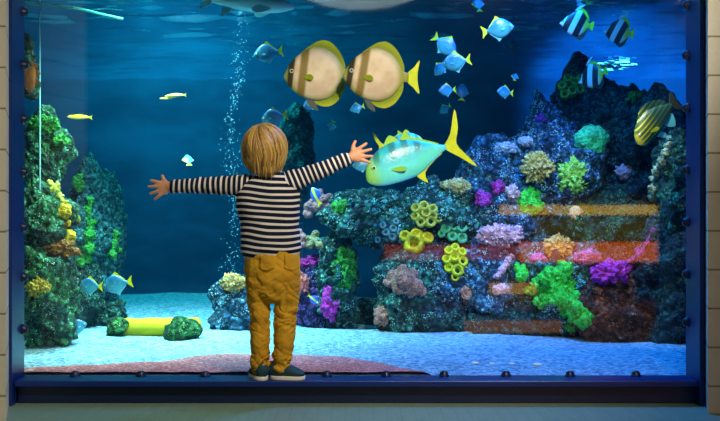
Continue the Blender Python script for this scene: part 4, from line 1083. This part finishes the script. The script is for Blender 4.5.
for i in range(NL):
    az = rnd.uniform(0, 2*math.pi)
    s1 = whorl.cross(Vector((0, 1, 0))).normalized(); s2 = whorl.cross(s1)
    tdir = s1*math.cos(az)+s2*math.sin(az)
    front = tdir.y > .35
    start = rnd.uniform(.04, .9) if rnd.random() < .6 else rnd.uniform(.04, .35)
    endv = rnd.uniform(1.78, 2.02) if not front else rnd.uniform(.95, 1.3)
    if start > endv-.5: start = endv-.6
    sw_ = rnd.gauss(.10, .20); lift = rnd.uniform(-.001, .0075); n = 12; m = 5
    rad = rnd.uniform(.0022, .0044); val = min(1, max(0, rnd.gauss(.50, .30)))
    tb_ = 1.62 if not front else endv
    zend = -.108+rnd.gauss(0, .008)+.030*max(0, tdir.y)+.052*abs(tdir.x)**1.6
    drop = not front
    wv, wp = rnd.uniform(.0, .0035), rnd.uniform(0, 6.3)
    b0 = len(V); pts = []
    for k in range(n):
        t = k/(n-1); f = min(1, t/.62) if drop else t
        th = start+(tb_-start)*f
        d3 = tdir*math.cos(sw_*f*1.3)+whorl.cross(tdir)*math.sin(sw_*f*1.3)
        u = whorl*math.cos(th)+d3*math.sin(th)
        c0 = Vector((u.x*HR.x, u.y*HR.y, u.z*HR.z))*(1+lift/.085)
        if drop and t > .62:
            g = (t-.62)/.38; z1 = c0.z
            c0 = Vector((c0.x*(1-.22*g*g), c0.y*(1-.26*g*g), z1+(min(zend, z1-.01)-z1)*g))
        c0 += whorl.cross(tdir)*wv*math.sin(t*9+wp)
        pts.append((c0, u.normalized()))
    for k in range(n):
        c0, nn = pts[k]; t = k/(n-1)
        du = (pts[min(k+1, n-1)][0]-pts[max(k-1, 0)][0]).normalized(); ss = du.cross(nn).normalized(); nn = ss.cross(du)
        rr = rad*min(1, .5+t*2) if t < .75 else rad*(1-t)*4+.0003
        for q in range(m):
            a = 2*math.pi*q/m
            V.append(hcc+c0+ss*math.cos(a)*rr*1.5+nn*math.sin(a)*rr*.8); A.append(val)
    for k in range(n-1):
        for q in range(m): Fc.append((b0+k*m+q, b0+k*m+(q+1) % m, b0+(k+1)*m+(q+1) % m, b0+(k+1)*m+q))
    Fc.append(tuple(b0+q for q in range(m))[::-1]); Fc.append(tuple(b0+(n-1)*m+q for q in range(m)))
hme = mesh_from('hair', V, Fc)
a_ = hme.attributes.new('lock', 'FLOAT', 'POINT'); a_.data.foreach_set('value', A)
link('hair', hme, hair_m, person)

# ------------------------------------------------------------------ glowing strips added behind the camera to make the bands mirrored in the glass
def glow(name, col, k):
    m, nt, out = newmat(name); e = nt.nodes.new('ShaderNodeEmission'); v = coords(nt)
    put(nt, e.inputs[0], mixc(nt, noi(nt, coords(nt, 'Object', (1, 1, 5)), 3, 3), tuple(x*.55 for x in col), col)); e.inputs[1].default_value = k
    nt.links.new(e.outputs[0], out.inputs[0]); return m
def mirrored(px0, px1, py0, py1, s):
    a, b = P(px0, py1, s), P(px1, py0, s)
    return (a.x, -s-.02, a.z), (b.x, -s+.02, b.z)
cnt = thing('glow_stand', 'added stand with glowing strips behind the viewer, mirrored as bands in the glass', 'glow_stand', Matrix.Translation((1.4, -5.05, 0)))
o_ = cnt.location
def part(name, lo, hi, mat): return box(name, tuple(lo[i]-o_[i] for i in range(3)), tuple(hi[i]-o_[i] for i in range(3)), mat, cnt)
part('body', (0.15, -5.5, 0.0), (2.75, -5.08, 0.92), plain('stand_front', (0.10, 0.08, 0.03), .7))
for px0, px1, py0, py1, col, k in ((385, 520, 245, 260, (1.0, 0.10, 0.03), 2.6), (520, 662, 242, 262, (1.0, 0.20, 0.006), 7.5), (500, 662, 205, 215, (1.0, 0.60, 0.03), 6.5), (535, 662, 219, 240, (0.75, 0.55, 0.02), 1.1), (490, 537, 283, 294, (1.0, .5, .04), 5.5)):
    lo, hi = mirrored(px0, px1, py0, py1, 5.0); part('glow_strip', lo, hi, glow('strip_%d' % px0, col, k))
stp = thing('step', 'added low block with a glowing strip behind the viewer, mirrored as a band in the glass', 'step', Matrix.Translation((.9, -2.1, 0)))  # added block, carries the low tan band mirrored in the glass
o_ = stp.location; cnt = stp
part('body', (.58, -2.35, 0.0), (1.24, -2.025, .125), plain('glow_block_side', (.05, .04, .03), .7))
lo, hi = mirrored(465, 562, 321, 333, 2.0); part('glow_strip', lo, hi, glow('strip_step', (1.0, .42, .16), 2.2))

# ------------------------------------------------------------------ light
def area(name, loc, target, size, power, col, spread=180, shape='DISK'):
    l = bpy.data.lights.new(name, 'AREA'); l.shape = shape; l.size = size; l.energy = power; l.color = col; l.spread = math.radians(spread)
    o = bpy.data.objects.new(name, l); C.objects.link(o); o.location = loc
    o.rotation_euler = (Vector(target)-Vector(loc)).to_track_quat('-Z', 'Y').to_euler()
    return o
def spot(name, loc, target, deg, power, col, blend=.6, r=.05):
    l = bpy.data.lights.new(name, 'SPOT'); l.spot_size = math.radians(deg); l.spot_blend = blend; l.energy = power; l.color = col; l.shadow_soft_size = r
    o = bpy.data.objects.new(name, l); C.objects.link(o); o.location = loc
    o.rotation_euler = (Vector(target)-Vector(loc)).to_track_quat('-Z', 'Y').to_euler()
    return o
spot('hall_lamp', (1.1, -2.6, 2.7), (-.45, 0, .55), 62, 330, (1.0, .90, .72), .9, .16)
spot('front_fill', (1.0, -4.2, 2.75), (.42, .8, 1.2), 27, 900, (1.0, .93, .78), .8, .08)  # added fill from behind the camera, brightens fish and reef
area('hall_glow', (0, -4.0, 2.85), (0, -2.5, 0), 1.6, 22, (.80, 1.0, .92))
area('tank_lamp_left', (-1.0, 1.2, 2.35), (-.9, 1.5, 0), .4, 80, (.60, 1.0, .88), 75)
spot('column_fill', (-.70, .22, 2.1), (-1.35, .95, .45), 60, 420, (.80, 1.0, .55), .7, .1)  # added fill that brightens the rock column by the frame
spot('tank_lamp_middle', (.15, .55, 2.15), (.35, 1.7, .65), 50, 45, (.50, 1.0, .95), .7, .1)
spot('tank_lamp_reef', (.75, .45, 2.15), (.75, 1.75, .85), 52, 95, (1.0, .93, .92), .7, .1)
spot('tank_lamp_right', (1.25, .35, 2.15), (1.08, 1.35, .55), 45, 80, (1.0, .75, .75), .7, .1)
spot('sweetlips_fill', (1.0, .12, 2.15), (1.36, .75, 1.12), 32, 110, (1.0, 1.0, .7), .7, .08)  # added fill that brightens the striped sweetlips
area('tank_lamp_blue', (.8, .9, 2.35), (.8, .9, 0), .5, 70, (.01, .27, 1.0), 120)
area('tank_lamp_far_left', (-1.4, 2.9, 2.4), (-1.4, 4.1, .4), .8, 125, (.03, .90, .80))
spot('tank_lamp_far_right', (1.9, 2.6, 2.3), (2.1, 4.1, 1.6), 60, 900, (.05, .45, 1.0))

wd = bpy.data.worlds.new('world'); SC.world = wd; wd.use_nodes = True
wd.node_tree.nodes['Background'].inputs[0].default_value = (.02, .03, .05, 1); wd.node_tree.nodes['Background'].inputs[1].default_value = .2

SC.view_settings.view_transform = 'Standard'; SC.view_settings.look = 'None'
SC.view_settings.exposure = 0.0; SC.view_settings.gamma = 1.0; SC.view_settings.use_curve_mapping = False
SC.cycles.use_denoising = True
SC.cycles.max_bounces = 8; SC.cycles.transparent_max_bounces = 12; SC.cycles.volume_bounces = 1
